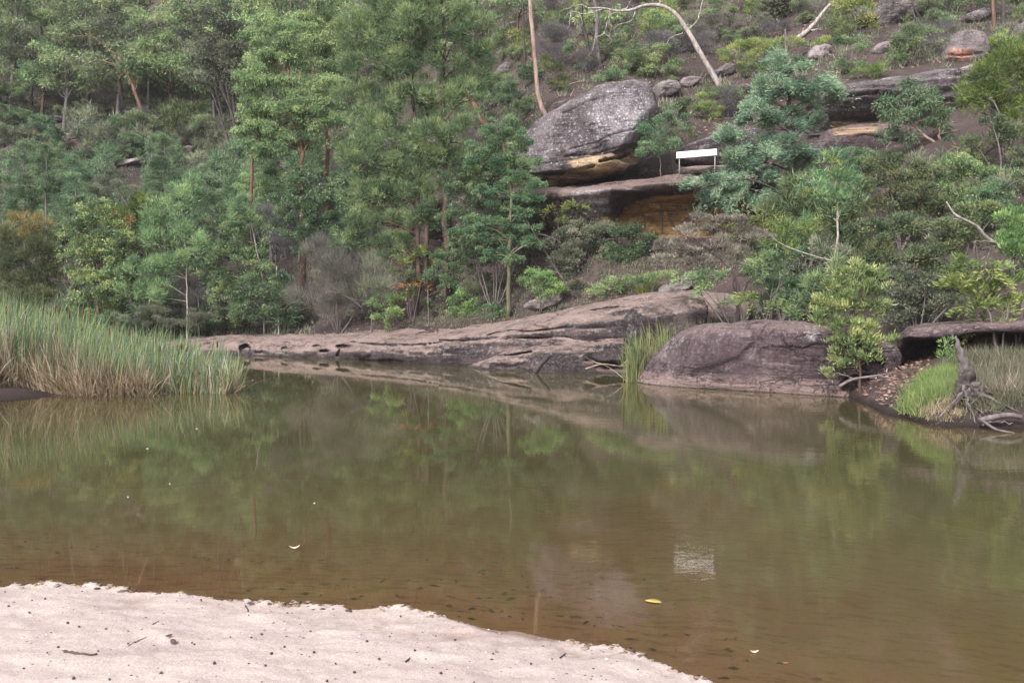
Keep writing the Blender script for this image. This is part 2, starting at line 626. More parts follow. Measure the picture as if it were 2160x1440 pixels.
tag(link('hillside', mesh_np('hillside', Vt, grid_faces(len(pxs), len(ds)), hill_mat(), shade=True)), kind='structure')

# ------------------------------------------------------------------ near beach and pool bed, one sheet
_sp = [(-400, 1214), (0, 1229), (120, 1228), (250, 1232), (400, 1246), (560, 1262), (640, 1268), (760, 1272), (860, 1275), (915, 1284), (960, 1296), (1020, 1306), (1080, 1310),
       (1150, 1324), (1240, 1345), (1330, 1362), (1395, 1384), (1440, 1412), (1540, 1440), (1750, 1520), (2100, 1750)]
_sw = np.array([at_z(a, b, 0.06) for a, b in _sp])
_sx = np.concatenate([[-80, -30], _sw[:, 0], [6, 40]])
_sy = np.concatenate([[16.0, 9.5], _sw[:, 1], [-6, -60]])
_o = np.argsort(_sx)
_sx, _sy = _sx[_o], _sy[_o]
for _k in range(1, len(_sx)):
    if _sx[_k] <= _sx[_k - 1]:
        _sx[_k] = _sx[_k - 1] + 1e-3


def beach_s(x, y):
    e = np.interp(x, _sx, _sy)
    p = np.stack([x, y * 0 + 3.3, np.zeros_like(x)], -1)
    e = e + 0.05 * fbm(p * 3.1, 3) + 0.02 * fbm(p * 17, 2)
    s = e - y
    return s / (1 + np.clip((x - 0.5) * 0.5, 0, 1.2))


def beach_z(x, y):
    s = beach_s(x, y)
    p = np.stack([x, y, np.zeros_like(x)], -1)
    scarp = 0.5 + 0.5 * np.clip(fbm(np.stack([x * 1.6, y * 0, y * 0 + 9.1], -1), 2) * 2.2, -1, 1)       # crumbled in places, smooth in others
    land = 0.004 + 0.055 * smooth(0.0, 0.05 + 0.25 * (1 - scarp), s) + 0.035 * smooth(0.1, 1.2, s) + 0.008 * np.clip(s, 0, 30)
    land = land + smooth(0.05, 0.4, s) * (0.036 * fbm(p * np.array([2.0, 3.4, 1]), 3) + 0.015 * fbm(p * np.array([6, 8, 1.0]) + 3, 3) + 0.005 * fbm(p * 28, 2))
    land = land + np.exp(-((s - 0.07) / 0.07) ** 2) * scarp * 0.035 * np.clip(fbm(p * 21 + 8, 3) + 0.25, -0.2, 1)
    t = -s
    bed = -(0.02 * smooth(0, .1, t) + 0.115 * t)
    bed = np.maximum(bed, -1.7) + 0.012 * fbm(p * np.array([1.1, 3.5, 1]), 3) * smooth(0.1, .6, t)
    return np.where(s > 0, land, bed)


def spread(a, b, step, far, grow=1.18):
    c = list(np.arange(a, b, step))
    s = step
    while c[-1] < far[1]:
        s *= grow
        c.append(c[-1] + s)
    s = step
    pre = []
    v = a
    while v > far[0]:
        s *= grow
        v -= s
        pre.append(v)
    return np.array(pre[::-1] + c)


bx = spread(-4.2, 2.4, 0.022, (-90, 90))
by = spread(3.6, 7.6, 0.02, (-80, 30))
BX, BY = np.meshgrid(bx, by, indexing='ij')
BZ = beach_z(BX, BY)


def sand_mat():
    m = new_mat('beach_sand')
    k = N(m)
    g = k.geo()
    pos = g.outputs['Position']
    a = k.noise(pos, 1.7, 5, 0.6)
    b = k.noise(pos, 60, 4, 0.8)
    gr = k.n('ShaderNodeTexVoronoi')
    gr.inputs['Scale'].default_value = 210
    k.l(pos, gr.inputs['Vector'])
    c = k.ramp(a, [(0.3, (0.395, 0.322, 0.302)), (0.7, (0.465, 0.385, 0.362))])
    c = k.mix(0.75, c, k.ramp(b, [(0.30, 0.72), (0.70, 1.22)]), 'MULTIPLY')
    c = k.mix(0.5, c, k.ramp(gr.outputs['Color'], [(0.1, 0.72), (0.8, 1.2)]), 'MULTIPLY')
    c = k.mix(k.ramp(k.noise(pos, 34, 3, 0.7), [(0.66, 0.0), (0.73, 0.6)]), c, (0.30, 0.22, 0.20))
    sp = k.n('ShaderNodeSeparateXYZ')
    k.l(pos, sp.inputs[0])
    zz = k.math('ADD', sp.outputs['Z'], k.math('MULTIPLY', k.math('SUBTRACT', k.noise(pos, 9, 4, 0.7), 0.5), 0.075))
    c = k.mix(k.ramp(zz, [(0.022, 1.0), (0.066, 0.0)]), c, (0.25, 0.18, 0.15))       # damp at the water's edge
    c = k.mix(k.ramp(sp.outputs['Z'], [(0.0, 1.0), (0.004, 0.0)]), c, (0.40, 0.25, 0.145))   # bed under the water
    dk = k.math('MULTIPLY', k.ramp(k.noise(k.mapping(pos, (1.6, 4, 1)), 2.2, 5, 0.75), [(0.50, 0.0), (0.64, 0.7)]), k.math('MULTIPLY', sp.outputs['Z'], -12.0, clamp=True))
    c = k.mix(dk, c, (0.10, 0.055, 0.03))
    bs = k.n('ShaderNodeBsdfPrincipled')
    bs.inputs['Roughness'].default_value = 0.92
    bs.inputs['Specular IOR Level'].default_value = 0.15
    k.l(c, bs.inputs['Base Color'])
    bump = k.n('ShaderNodeBump')
    bump.inputs['Strength'].default_value = 0.75
    bump.inputs['Distance'].default_value = 0.012
    k.l(k.math('ADD', k.math('MULTIPLY', b, 0.7), k.noise(pos, 16, 5, 0.7)), bump.inputs['Height'])
    k.l(bump.outputs[0], bs.inputs['Normal'])
    out = k.n('ShaderNodeOutputMaterial')
    k.l(bs.outputs[0], out.inputs[0])
    return m


tag(link('sandy_ground', mesh_np('sandy_ground', np.stack([BX, BY, BZ], -1).reshape(-1, 3), grid_faces(len(bx), len(by)), sand_mat(), shade=True)), kind='structure')

# ------------------------------------------------------------------ water
wx = spread(-7, 7, 0.14, (-120, 120), 1.12)
wy = spread(3.0, 22, 0.14, (-60, 75), 1.06)
WX, WY = np.meshgrid(wx, wy, indexing='ij')
bedz = np.maximum(beach_z(WX, WY), np.where(WY > 9, gz(WX, np.maximum(WY, 9)), -9))
WD = np.clip(-bedz, -0.2, 3)


def water_mat():
    m = new_mat('murky_water')
    k = N(m)
    g = k.geo()
    pos = g.outputs['Position']
    dep = k.attr('depth')
    # murk: the deeper the water the less of the bed shows through
    op = k.math('SUBTRACT', 1.0, k.math('POWER', 2.718, k.math('MULTIPLY', dep, -2.6)), clamp=True)
    op = k.math('MAXIMUM', op, 0.05)
    tr = k.n('ShaderNodeBsdfTransparent')
    tcol = k.mix(k.ramp(dep, [(0.0, 0.0), (0.45, 1.0)]), (0.93, 0.86, 0.76), (0.90, 0.78, 0.60))
    k.l(tcol, tr.inputs[0])
    df = k.n('ShaderNodeBsdfDiffuse')
    big = k.noise(pos, 0.25, 3, 0.5)
    mc = k.ramp(dep, [(0.03, (0.20, 0.135, 0.076)), (0.25, (0.140, 0.105, 0.053)), (0.75, (0.072, 0.065, 0.030))])
    mc = k.mix(k.math('MULTIPLY', big, 0.3), mc, (0.046, 0.047, 0.020))
    k.l(mc, df.inputs[0])
    body = k.n('ShaderNodeMixShader')
    k.l(op, body.inputs[0])
    k.l(tr.outputs[0], body.inputs[1])
    k.l(df.outputs[0], body.inputs[2])
    gl = k.n('ShaderNodeBsdfGlossy')
    gl.inputs['Roughness'].default_value = 0.012
    gl.inputs['Color'].default_value = (0.95, 0.93, 0.90, 1)
    fr = k.n('ShaderNodeFresnel')
    fr.inputs['IOR'].default_value = 1.38
    # ripples: calm on the left, a breeze on the right
    r1 = k.noise(k.mapping(pos, (1.0, 1.6, 1.0)), 2.2, 3, 0.55, 0.3)
    r2 = k.noise(k.mapping(pos, (1.0, 2.4, 1.0)), 8.0, 3, 0.6)
    sp = k.n('ShaderNodeSeparateXYZ')
    k.l(pos, sp.inputs[0])
    ux = k.math('DIVIDE', sp.outputs['X'], k.math('MAXIMUM', sp.outputs['Y'], 3.0))
    breeze = k.ramp(k.math('ADD', k.noise(pos, 0.16, 3, 0.5), ux), [(0.48, 0.22), (0.72, 1.0)])
    h = k.math('ADD', k.math('MULTIPLY', r1, 1.0), k.math('MULTIPLY', r2, 0.25))
    bump = k.n('ShaderNodeBump')
    bump.inputs['Distance'].default_value = 0.012
    k.l(k.math('MULTIPLY', breeze, 0.15), bump.inputs['Strength'])
    k.l(h, bump.inputs['Height'])
    k.l(bump.outputs[0], gl.inputs['Normal'])
    k.l(bump.outputs[0], fr.inputs['Normal'])
    mx = k.n('ShaderNodeMixShader')
    k.l(fr.outputs[0], mx.inputs[0])
    k.l(body.outputs[0], mx.inputs[1])
    k.l(gl.outputs[0], mx.inputs[2])
    out = k.n('ShaderNodeOutputMaterial')
    k.l(mx.outputs[0], out.inputs[0])
    return m


Vw = np.stack([WX, WY, np.zeros_like(WX)], -1).reshape(-1, 3)
tag(link('water', mesh_np('water', Vw, grid_faces(len(wx), len(wy)), water_mat(), attrs={'depth': WD.ravel()}, shade=True)), kind='structure')

# ------------------------------------------------------------------ rocks
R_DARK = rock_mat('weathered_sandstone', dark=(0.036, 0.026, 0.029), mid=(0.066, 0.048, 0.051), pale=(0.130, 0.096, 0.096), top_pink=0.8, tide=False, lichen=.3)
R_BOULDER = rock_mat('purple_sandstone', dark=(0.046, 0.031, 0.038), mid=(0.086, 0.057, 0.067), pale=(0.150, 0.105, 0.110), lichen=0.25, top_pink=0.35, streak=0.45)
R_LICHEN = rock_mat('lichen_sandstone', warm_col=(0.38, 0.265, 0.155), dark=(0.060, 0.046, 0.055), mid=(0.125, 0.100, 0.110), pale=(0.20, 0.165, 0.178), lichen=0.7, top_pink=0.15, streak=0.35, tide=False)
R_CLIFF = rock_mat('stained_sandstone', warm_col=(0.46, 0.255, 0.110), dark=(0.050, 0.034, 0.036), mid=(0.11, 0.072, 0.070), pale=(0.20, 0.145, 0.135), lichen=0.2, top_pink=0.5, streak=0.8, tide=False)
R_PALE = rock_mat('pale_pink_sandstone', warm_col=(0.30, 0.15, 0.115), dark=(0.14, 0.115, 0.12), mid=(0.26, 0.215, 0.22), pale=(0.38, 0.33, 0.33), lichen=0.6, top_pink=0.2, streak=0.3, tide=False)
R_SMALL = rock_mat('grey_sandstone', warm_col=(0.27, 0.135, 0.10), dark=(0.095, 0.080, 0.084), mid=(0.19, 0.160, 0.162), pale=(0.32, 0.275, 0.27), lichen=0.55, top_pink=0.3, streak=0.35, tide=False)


def carve(V, dents, out=None):
    """Hollows and joints worn into a rock: pushes the surface back where the photo shows them."""
    px, py = proj(V)
    push = np.zeros(len(V))
    for dn in dents or ():
        if dn[0] == 'e':
            _, cx, cy, rx, ry, dep = dn
            r = ((px - cx) / rx) ** 2 + ((py - cy) / ry) ** 2
            push += dep * smooth(1.15, 0.55, r + .35 * fbm(np.stack([px / 7, py / 7, px * 0 + cx], -1), 2))
        else:
            _, pts, wd, dep = dn
            pts = np.array(pts, float)
            best = np.full(len(V), 1e9)
            for a, b in zip(pts[:-1], pts[1:]):
                ab = b - a
                t = np.clip(((px - a[0]) * ab[0] + (py - a[1]) * ab[1]) / (ab @ ab), 0, 1)
                best = np.minimum(best, np.hypot(px - a[0] - t * ab[0], py - a[1] - t * ab[1]))
            best = best + 1.2 * fbm(np.stack([px / 9, py / 9, px * 0], -1), 2)
            push += dep * smooth(wd, wd * 0.25, best)
    dirv = unit(V - np.array([0, 0, CAM_H]))
    dirv[:, 2] *= 0.3
    return V + dirv * push[:, None]


def zones(V, polys):
    """1 inside the given photo-space polygons (soft edge), for where bare orange sandstone shows."""
    px, py = proj(V)
    n = np.stack([px / 14, py / 14, px * 0], -1)
    px = px + 7 * fbm(n, 3)
    py = py + 5 * fbm(n + 7, 3)
    r = np.zeros(len(V))
    for pl in polys or ():
        q = np.array(pl, float)
        ins = np.zeros(len(V), bool)
        for (x0, y0), (x1, y1) in zip(q, np.roll(q, -1, 0)):
            c = (y0 > py) != (y1 > py)
            ins ^= c & (px < (x1 - x0) * (py - y0) / (y1 - y0 + 1e-9) + x0)
        dist = np.full(len(V), 1e9)
        for a, b in zip(q, np.roll(q, -1, 0)):
            ab = b - a
            t = np.clip(((px - a[0]) * ab[0] + (py - a[1]) * ab[1]) / (ab @ ab + 1e-9), 0, 1)
            dist = np.minimum(dist, np.hypot(px - a[0] - t * ab[0], py - a[1] - t * ab[1]))
        r = np.maximum(r, np.where(ins, smooth(0, 9, dist), 0))
    return r


def boulder(label, outline, d, depth, mat, shear=0.0, amp=0.10, freq=0.9, strata=0.0, dents=None, warm=None, lich=None,
            facets=7, name='boulder', cat='boulder', group=None, nu=110, nv=64, e1=0.55, e2=0.75, parent=None, lean=0.0):
    """A closed rock body whose silhouette is the outline at distance d and which is 2*depth metres thick."""
    q = np.array(outline, float)
    q = np.vstack([q, q[:1]])
    # smooth the outline a little
    cen = q[:-1].mean(0)
    ang = np.linspace(0, 2 * np.pi, nu, endpoint=False)
    R = np.zeros(nu)
    for i, a in enumerate(ang):
        dx, dy = math.cos(a), math.sin(a)
        best = 0
        for (x0, y0), (x1, y1) in zip(q[:-1] - cen, q[1:] - cen):
            den = dx * (y1 - y0) - dy * (x1 - x0)
            if abs(den) < 1e-9:
                continue
            t = (x0 * (y1 - y0) - y0 * (x1 - x0)) / den
            s = (x0 * dy - y0 * dx) / den
            if t > 0 and -1e-6 <= s <= 1 + 1e-6:
                best = max(best, t)
        R[i] = best
    kr = np.array([1, 2, 1.0]) / 4
    R = np.convolve(np.concatenate([R[-1:], R, R[:1]]), kr, 'valid')
    ssv = np.concatenate([np.linspace(0.004, 0.80, nv // 3), np.linspace(0.80, 1, nv // 2 - nv // 3 + 1)[1:]])
    phh = np.arcsin(ssv ** (1 / e1))
    ph = np.concatenate([phh, np.pi - phh[::-1][1:]])
    nv = len(ph)
    A, Ph = np.meshgrid(ang, ph, indexing='ij')
    S = np.sin(Ph) ** e1
    Cc = np.sign(np.cos(Ph)) * np.abs(np.cos(Ph)) ** e2
    px = cen[0] + R[:, None] * np.cos(A) * S
    py = cen[1] + R[:, None] * np.sin(A) * S
    dc = d + shear * (px - cen[0]) + lean * (cen[1] - py)
    V = P(px, py, dc).reshape(-1, 3)
    V[:, 1] -= (depth * Cc).ravel()
    ctr = V.mean(0)
    ext = np.abs(V - ctr).max(0)
    frng = np.random.default_rng(int(abs(cen[0] * 7 + cen[1])))
    for _ in range(facets):                                    # flat broken faces
        fn = frng.normal(size=3) * np.array([1, .7, .8]) + np.array([0, -.7, .25])
        fn = fn / np.linalg.norm(fn)
        sd_ = (V - ctr) / ext @ fn
        lim = sd_.max() * frng.uniform(.80, .93)
        over = np.maximum(sd_ - lim, 0)
        V = V - (over * .85)[:, None] * fn * ext
    o = unit((V - ctr) * np.array([1, 1 / max(depth, .3), 1]))
    V = V + o * (amp * fbm(V * freq, 4) + 0.35 * amp * fbm(V * freq * 4 + 3, 3))[:, None]
    if strata:
        zz = V[:, 2] + 0.25 * fbm(V * 0.6, 3) - 0.12 * V[:, 0]
        saw = np.abs(((zz * 3.1 + 0.8 * fbm(V * np.array([.2, .2, 1.5]), 2)) % 1.0) - 0.5)
        V = V + unit(o * np.array([1, 1, 0.05])) * ((saw - 0.25) * strata * (0.4 + 1.2 * vnoise(V * 0.8)))[:, None]
    warmv = zones(V, warm)
    lichv = zones(V, lich)
    V = carve(V, dents)
    loc = np.array([ctr[0], ctr[1], V[:, 2].min()])
    me = mesh_np(name, V - loc, grid_faces(nu, nv, True), mat, attrs={'warm': warmv, 'lich': lichv}, shade=True)
    ob = link(name, me, parent, loc)
    if parent is None:
        tag(ob, label, cat, group)
    return ob


def slab(label, stations, mat, amp=0.10, freq=0.8, strata=0.0, dents=None, warm=None, lich=None, name='rock_ledge', cat='rock ledge', step=3.0, rows=70, grp=None):
    """A bed of rock lofted through cross-sections; each section runs from its foot up the face and over the top."""
    sx = np.array([s[0] for s in stations], float)
    pys = np.array([[p[0] for p in s[1]] for s in stations], float)
    dds = np.array([[p[1] for p in s[1]] for s in stations], float)
    K = pys.shape[1]
    px = np.arange(sx[0], sx[-1] + 0.1, step)
    n = len(px)
    wob = 10 * fbm(np.stack([px / 60, px * 0, px * 0 + 2.2], -1), 3)
    def up(a):
        cols = np.stack([np.interp(px + 0 * wob, sx, a[:, k]) for k in range(K)], -1)
        kk = np.ones(9) / 9
        cols = np.stack([np.convolve(np.pad(cols[:, k], 4, 'edge'), kk, 'valid') for k in range(K)], -1)
        return cols
    PY, DD = up(pys), up(dds)
    # denser along the length of the section
    seg = np.hypot(np.diff(pys.mean(0)) / F * dds.mean(), np.diff(dds.mean(0)))
    tt = np.concatenate([[0], np.cumsum(seg + 0.15)])
    tt /= tt[-1]
    t = np.linspace(0, 1, rows)
    ii = np.clip(np.searchsorted(tt, t, 'right') - 1, 0, K - 2)
    ff = (t - tt[ii]) / (tt[ii + 1] - tt[ii])
    PYr = PY[:, ii] * (1 - ff) + PY[:, ii + 1] * ff
    DDr = DD[:, ii] * (1 - ff) + DD[:, ii + 1] * ff
    kk = np.array([1, 2, 1.0]) / 4
    for _ in range(2):
        PYr[:, 1:-1] = PYr[:, :-2] * kk[0] + PYr[:, 1:-1] * kk[1] + PYr[:, 2:] * kk[2]
        DDr[:, 1:-1] = DDr[:, :-2] * kk[0] + DDr[:, 1:-1] * kk[1] + DDr[:, 2:] * kk[2]
    V = P(np.repeat(px[:, None], rows, 1), PYr, DDr)
    du = np.gradient(V, axis=0)
    dv = np.gradient(V, axis=1)
    nn = unit(np.cross(du, dv))
    V = V.reshape(-1, 3)
    nn = nn.reshape(-1, 3)
    if nn[:, 1].mean() > 0:
        nn = -nn
    V = V + nn * (amp * fbm(V * freq, 4) + 0.3 * amp * fbm(V * freq * 5 + 3, 3))[:, None]
    if strata:
        zz = V[:, 2] + 0.2 * fbm(V * 0.5, 3) - 0.06 * V[:, 0]
        saw = ((zz * 2.7 + 0.7 * fbm(V * np.array([.2, .2, 1.5]), 2)) % 1.0)
        V = V + np.stack([0 * saw, -1 + 0 * saw, 0 * saw], -1) * ((np.abs(saw - .5) - .25) * strata * (0.3 + 1.4 * vnoise(V * .6)))[:, None]
    warmv = zones(V, warm)
    lichv = zones(V, lich)
    V = carve(V, dents)
    loc = np.array([V[:, 0].mean(), V[:, 1].mean(), V[:, 2].min()])
    me = mesh_np(name, V - loc, grid_faces(n, rows), mat, attrs={'warm': warmv, 'lich': lichv}, shade=True)
    ob = link(name, me, None, loc)
    return tag(ob, label, cat, grp)


slab('long low purple rock ledge with worn hollows along the water\'s edge', [
    (350, [(762, 43.4), (746, 43.8), (737, 44.0), (724, 45.0), (716, 46.5), (713, 48.5), (740, 49.2)]),
    (460, [(766, 42.2), (750, 42.7), (737, 42.9), (720, 43.8), (712, 45.5), (708, 48.0), (740, 48.6)]),
    (600, [(772, 40.3), (754, 40.9), (740, 41.1), (722, 42.0), (711, 43.5), (702, 46.5), (740, 47)]),
    (720, [(778, 38.8), (758, 39.5), (744, 39.5), (728, 40.2), (712, 41.5), (696, 44.5), (740, 45)]),
    (850, [(786, 36.0), (768, 36.5), (748, 36.4), (722, 37.2), (705, 39.5), (688, 42.5), (740, 43.5)]),
    (1000, [(796, 33.8), (776, 34.3), (750, 34.3), (718, 34.7), (702, 37.0), (682, 40.5), (740, 41.5)]),
    (1100, [(804, 32.6), (784, 33.1), (755, 33.1), (716, 33.6), (700, 35.5), (678, 37.6), (740, 38.6)]),
    (1330, [(812, 30.0), (792, 30.8), (762, 31.0), (718, 31.6), (706, 33.0), (690, 34), (740, 35)])],
    R_DARK, amp=0.16, freq=0.7, strata=0.10,
    dents=[('e', 517, 738, 12, 13, .7), ('e', 548, 744, 12, 3, .2), ('e', 667, 730, 10, 3, .3), ('e', 684, 741, 10, 4, .45),
           ('e', 722, 731, 14, 5, .6), ('g', [(718, 738), (712, 750)], 4, .4), ('e', 600, 737, 9, 4, .25),
           ('e', 780, 763, 80, 4, .35), ('g', [(735, 722), (800, 728), (880, 728), (935, 722)], 3, .25), ('e', 905, 706, 30, 6, .3), ('e', 760, 745, 20, 9, -.18), ('e', 640, 742, 30, 8, -0.12), ('g', [(820, 742), (900, 748), (990, 742)], 2, .12)])
slab('upper slab of pinkish stone with a stained dark face above the water', [
    (925, [(722, 36.6), (716, 36.4), (712, 36.5), (708, 37.0), (702, 38), (694, 40), (730, 41)]),
    (1040, [(722, 34.6), (716, 34.4), (709, 34.5), (702, 34.9), (694, 36), (681, 38.7), (730, 39.5)]),
    (1140, [(726, 33.5), (714, 33.2), (700, 33.2), (690, 33.5), (676, 34.6), (664, 37.2), (730, 38)]),
    (1215, [(728, 32.7), (712, 32.5), (690, 32.5), (668, 32.9), (656, 34.0), (646, 36.4), (730, 37.5)]),
    (1320, [(730, 31.9), (712, 31.7), (684, 31.7), (650, 32.1), (636, 33.0), (622, 35.4), (730, 36.5)]),
    (1440, [(732, 31.4), (710, 31.2), (674, 31.3), (636, 31.8), (622, 33.0), (608, 35.2), (730, 36.5)]),
    (1580, [(735, 31.0), (706, 30.8), (664, 30.8), (645, 31.3), (630, 33.0), (612, 34.8), (730, 36.5)])],
    R_DARK, amp=0.12, freq=0.8, strata=0.16, name='rock_slab', cat='rock slab',
    dents=[('g', [(1030, 706), (1080, 697), (1120, 700), (1200, 690), (1300, 690)], 3, .22), ('g', [(1215, 662), (1280, 650), (1330, 648)], 3, .15), ('e', 1150, 715, 60, 3, .2)])
slab('wedge shaped slab sloping down into the water in front of the ledge', [
    (985, [(792, 33.4), (780, 33.6), (776, 33.8), (772, 34.0), (774, 34.3), (790, 34.6)]),
    (1010, [(792, 32.4), (776, 32.8), (768, 33.0), (762, 33.4), (762, 34.0), (785, 34.4)]),
    (1060, [(796, 31.7), (778, 32.2), (764, 32.3), (750, 32.6), (744, 33.6), (785, 34.0)]),
    (1150, [(800, 31.0), (782, 31.5), (758, 31.6), (735, 31.9), (727, 33.2), (785, 33.6)]),
    (1230, [(804, 30.4), (786, 30.9), (757, 31.0), (727, 31.3), (719, 32.6), (785, 33.0)]),
    (1320, [(806, 29.7), (790, 30.2), (758, 30.3), (722, 30.6), (713, 31.9), (785, 32.3)]),
    (1400, [(808, 29.3), (790, 29.8), (758, 29.9), (724, 30.2), (715, 31.5), (785, 32)])],
    R_DARK, amp=0.11, freq=0.9, strata=0.12, name='rock_slab', cat='rock slab', rows=54,
    dents=[('g', [(1038, 753), (1090, 748), (1120, 742)], 4, .3), ('g', [(1130, 735), (1200, 724), (1310, 718)], 3, .2), ('e', 1310, 772, 60, 11, .5), ('g', [(1235, 758), (1290, 768), (1330, 766)], 3, .25),
           ('e', 1070, 762, 40, 8, -.1)])
boulder('blocky rounded rock beside the tall reeds at the end of the ledge', [(1316, 668), (1332, 648), (1372, 632), (1440, 622), (1500, 626), (1505, 700), (1440, 726), (1350, 730), (1318, 722)],
        30.6, 1.0, R_DARK, amp=0.09, freq=1.4, e1=.4, lich=[[(1320, 660), (1345, 655), (1360, 725), (1318, 725)]], nu=80, nv=44)
boulder('small brown rock wedged under the blocky rock beside the reeds', [(1314, 732), (1360, 728), (1430, 735), (1440, 765), (1375, 760), (1318, 752)], 30.4, .7, R_DARK, amp=.06, freq=1.6, nu=60, nv=32)
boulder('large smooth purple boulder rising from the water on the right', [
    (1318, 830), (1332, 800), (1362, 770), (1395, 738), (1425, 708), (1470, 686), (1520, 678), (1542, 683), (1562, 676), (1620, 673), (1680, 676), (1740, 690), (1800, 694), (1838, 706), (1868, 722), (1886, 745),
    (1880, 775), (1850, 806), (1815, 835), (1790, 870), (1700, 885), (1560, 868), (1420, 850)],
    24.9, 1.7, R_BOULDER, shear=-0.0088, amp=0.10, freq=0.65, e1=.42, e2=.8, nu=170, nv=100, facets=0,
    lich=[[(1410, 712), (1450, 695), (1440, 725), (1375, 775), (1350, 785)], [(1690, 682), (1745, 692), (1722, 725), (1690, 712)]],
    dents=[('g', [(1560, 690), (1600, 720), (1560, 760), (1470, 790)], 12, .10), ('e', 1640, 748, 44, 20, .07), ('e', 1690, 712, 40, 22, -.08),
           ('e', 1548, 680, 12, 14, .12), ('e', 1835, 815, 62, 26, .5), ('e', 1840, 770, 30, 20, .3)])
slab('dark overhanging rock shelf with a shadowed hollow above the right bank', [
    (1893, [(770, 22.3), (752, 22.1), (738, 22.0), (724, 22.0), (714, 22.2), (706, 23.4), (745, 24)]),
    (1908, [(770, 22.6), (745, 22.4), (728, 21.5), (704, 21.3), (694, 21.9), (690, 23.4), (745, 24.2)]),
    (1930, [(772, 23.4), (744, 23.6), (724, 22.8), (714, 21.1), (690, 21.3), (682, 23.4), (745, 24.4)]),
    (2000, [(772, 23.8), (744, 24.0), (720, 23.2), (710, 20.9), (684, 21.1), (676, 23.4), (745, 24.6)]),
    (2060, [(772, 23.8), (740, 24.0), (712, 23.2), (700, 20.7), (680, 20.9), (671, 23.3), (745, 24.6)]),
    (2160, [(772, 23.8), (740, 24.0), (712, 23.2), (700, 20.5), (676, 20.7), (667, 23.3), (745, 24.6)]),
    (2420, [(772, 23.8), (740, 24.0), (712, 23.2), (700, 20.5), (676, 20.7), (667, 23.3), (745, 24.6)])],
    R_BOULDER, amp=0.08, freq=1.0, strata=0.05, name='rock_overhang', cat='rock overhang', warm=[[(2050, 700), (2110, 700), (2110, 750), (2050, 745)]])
slab('long stained cliff with a hollowed orange cave under its lip', [
    (900, [(505, 44.5), (480, 44.0), (460, 43.7), (445, 43.6), (432, 43.8), (424, 45), (420, 46)]),
    (990, [(505, 42.5), (478, 42.2), (445, 41.8), (425, 41.5), (416, 41.9), (410, 43.5), (408, 45)]),
    (1080, [(505, 41.0), (475, 40.8), (435, 40.2), (415, 39.6), (406, 40.0), (400, 42.2), (399, 45)]),
    (1180, [(505, 40.0), (480, 39.6), (435, 39.0), (410, 38.6), (402, 39.0), (394, 41.5), (394, 45)]),
    (1275, [(505, 39.5), (472, 39.0), (430, 38.4), (404, 38.0), (394, 38.4), (384, 41.0), (386, 45)]),
    (1320, [(505, 39.9), (470, 39.9), (424, 38.8), (406, 37.8), (390, 37.9), (381, 40.6), (384, 45)]),
    (1380, [(505, 39.3), (470, 40.0), (424, 39.9), (406, 38.0), (386, 37.7), (376, 40.2), (380, 45)]),
    (1470, [(505, 39.4), (460, 40.2), (420, 40.1), (402, 37.8), (380, 37.4), (368, 40.0), (374, 45)]),
    (1560, [(505, 39.2), (460, 40.0), (418, 39.9), (400, 37.6), (376, 37.2), (364, 40.0), (370, 45)]),
    (1760, [(505, 39.0), (470, 39.6), (440, 39.5), (420, 37.8), (390, 37.2), (370, 39.6), (375, 44)])],
    R_CLIFF, amp=0.16, freq=0.6, strata=0.10, name='cliff', cat='cliff', rows=90,
    warm=[[(1285, 500), (1300, 465), (1316, 440), (1342, 422), (1385, 410), (1440, 404), (1500, 401), (1760, 420), (1760, 490), (1480, 508)], [(1265, 455), (1310, 455), (1310, 475), (1265, 478)]],
    lich=[[(1200, 395), (1290, 390), (1290, 450), (1230, 470), (1200, 430)]],
    dents=[('e', 1385, 455, 62, 42, .3), ('g', [(1270, 402), (1310, 400), (1370, 412), (1400, 440), (1415, 480)], 7, -.18), ('g', [(1282, 498), (1296, 462), (1312, 436), (1342, 418), (1385, 409), (1440, 405)], 8, .4), ('e', 1330, 470, 34, 34, .45),
           ('g', [(1200, 398), (1260, 392), (1300, 388)], 3, .15), ('g', [(1130, 490), (1200, 484), (1260, 480)], 4, .3)])
boulder('huge lichen grey boulder with an undercut orange base', [
    (1082, 330), (1100, 298), (1128, 266), (1176, 238), (1228, 207), (1258, 184), (1275, 178), (1342, 169), (1368, 182), (1378, 206), (1386, 252), (1376, 290), (1350, 322), (1344, 348), (1312, 366), (1250, 382),
    (1190, 395), (1146, 401), (1118, 392), (1096, 366), (1084, 345)],
    42.2, 2.2, R_LICHEN, amp=0.12, freq=0.6, strata=0.0, e1=.20, e2=1.0, nu=200, nv=120, facets=4, lean=.009, shear=-.002,
    warm=[[(1180, 335), (1250, 325), (1310, 318), (1355, 300), (1360, 345), (1310, 365), (1230, 385), (1150, 398), (1150, 365), (1175, 362), (1200, 352)]],
    lich=[[(1260, 190), (1340, 175), (1385, 215), (1350, 300), (1260, 300), (1240, 230)]],
    dents=[('g', [(1090, 372), (1160, 366), (1225, 357), (1252, 350)], 4, .45), ('g', [(1140, 397), (1200, 386), (1260, 376), (1320, 364), (1345, 352)], 4, .45),
           ('g', [(1265, 340), (1310, 330), (1362, 300)], 4, .5), ('g', [(1200, 316), (1262, 300), (1285, 286), (1340, 272)], 2, .10), ('g', [(1190, 330), (1250, 326), (1320, 306)], 2, .12), ('g', [(1140, 345), (1200, 338), (1290, 322)], 2, .10),
           ('e', 1335, 325, 40, 20, .5), ('e', 1240, 380, 110, 18, .5), ('e', 1240, 366, 60, 7, .25), ('e', 1180, 382, 40, 7, .25), ('g', [(1190, 240), (1240, 216), (1290, 200)], 3, .05), ('e', 1200, 290, 80, 40, -.15)])
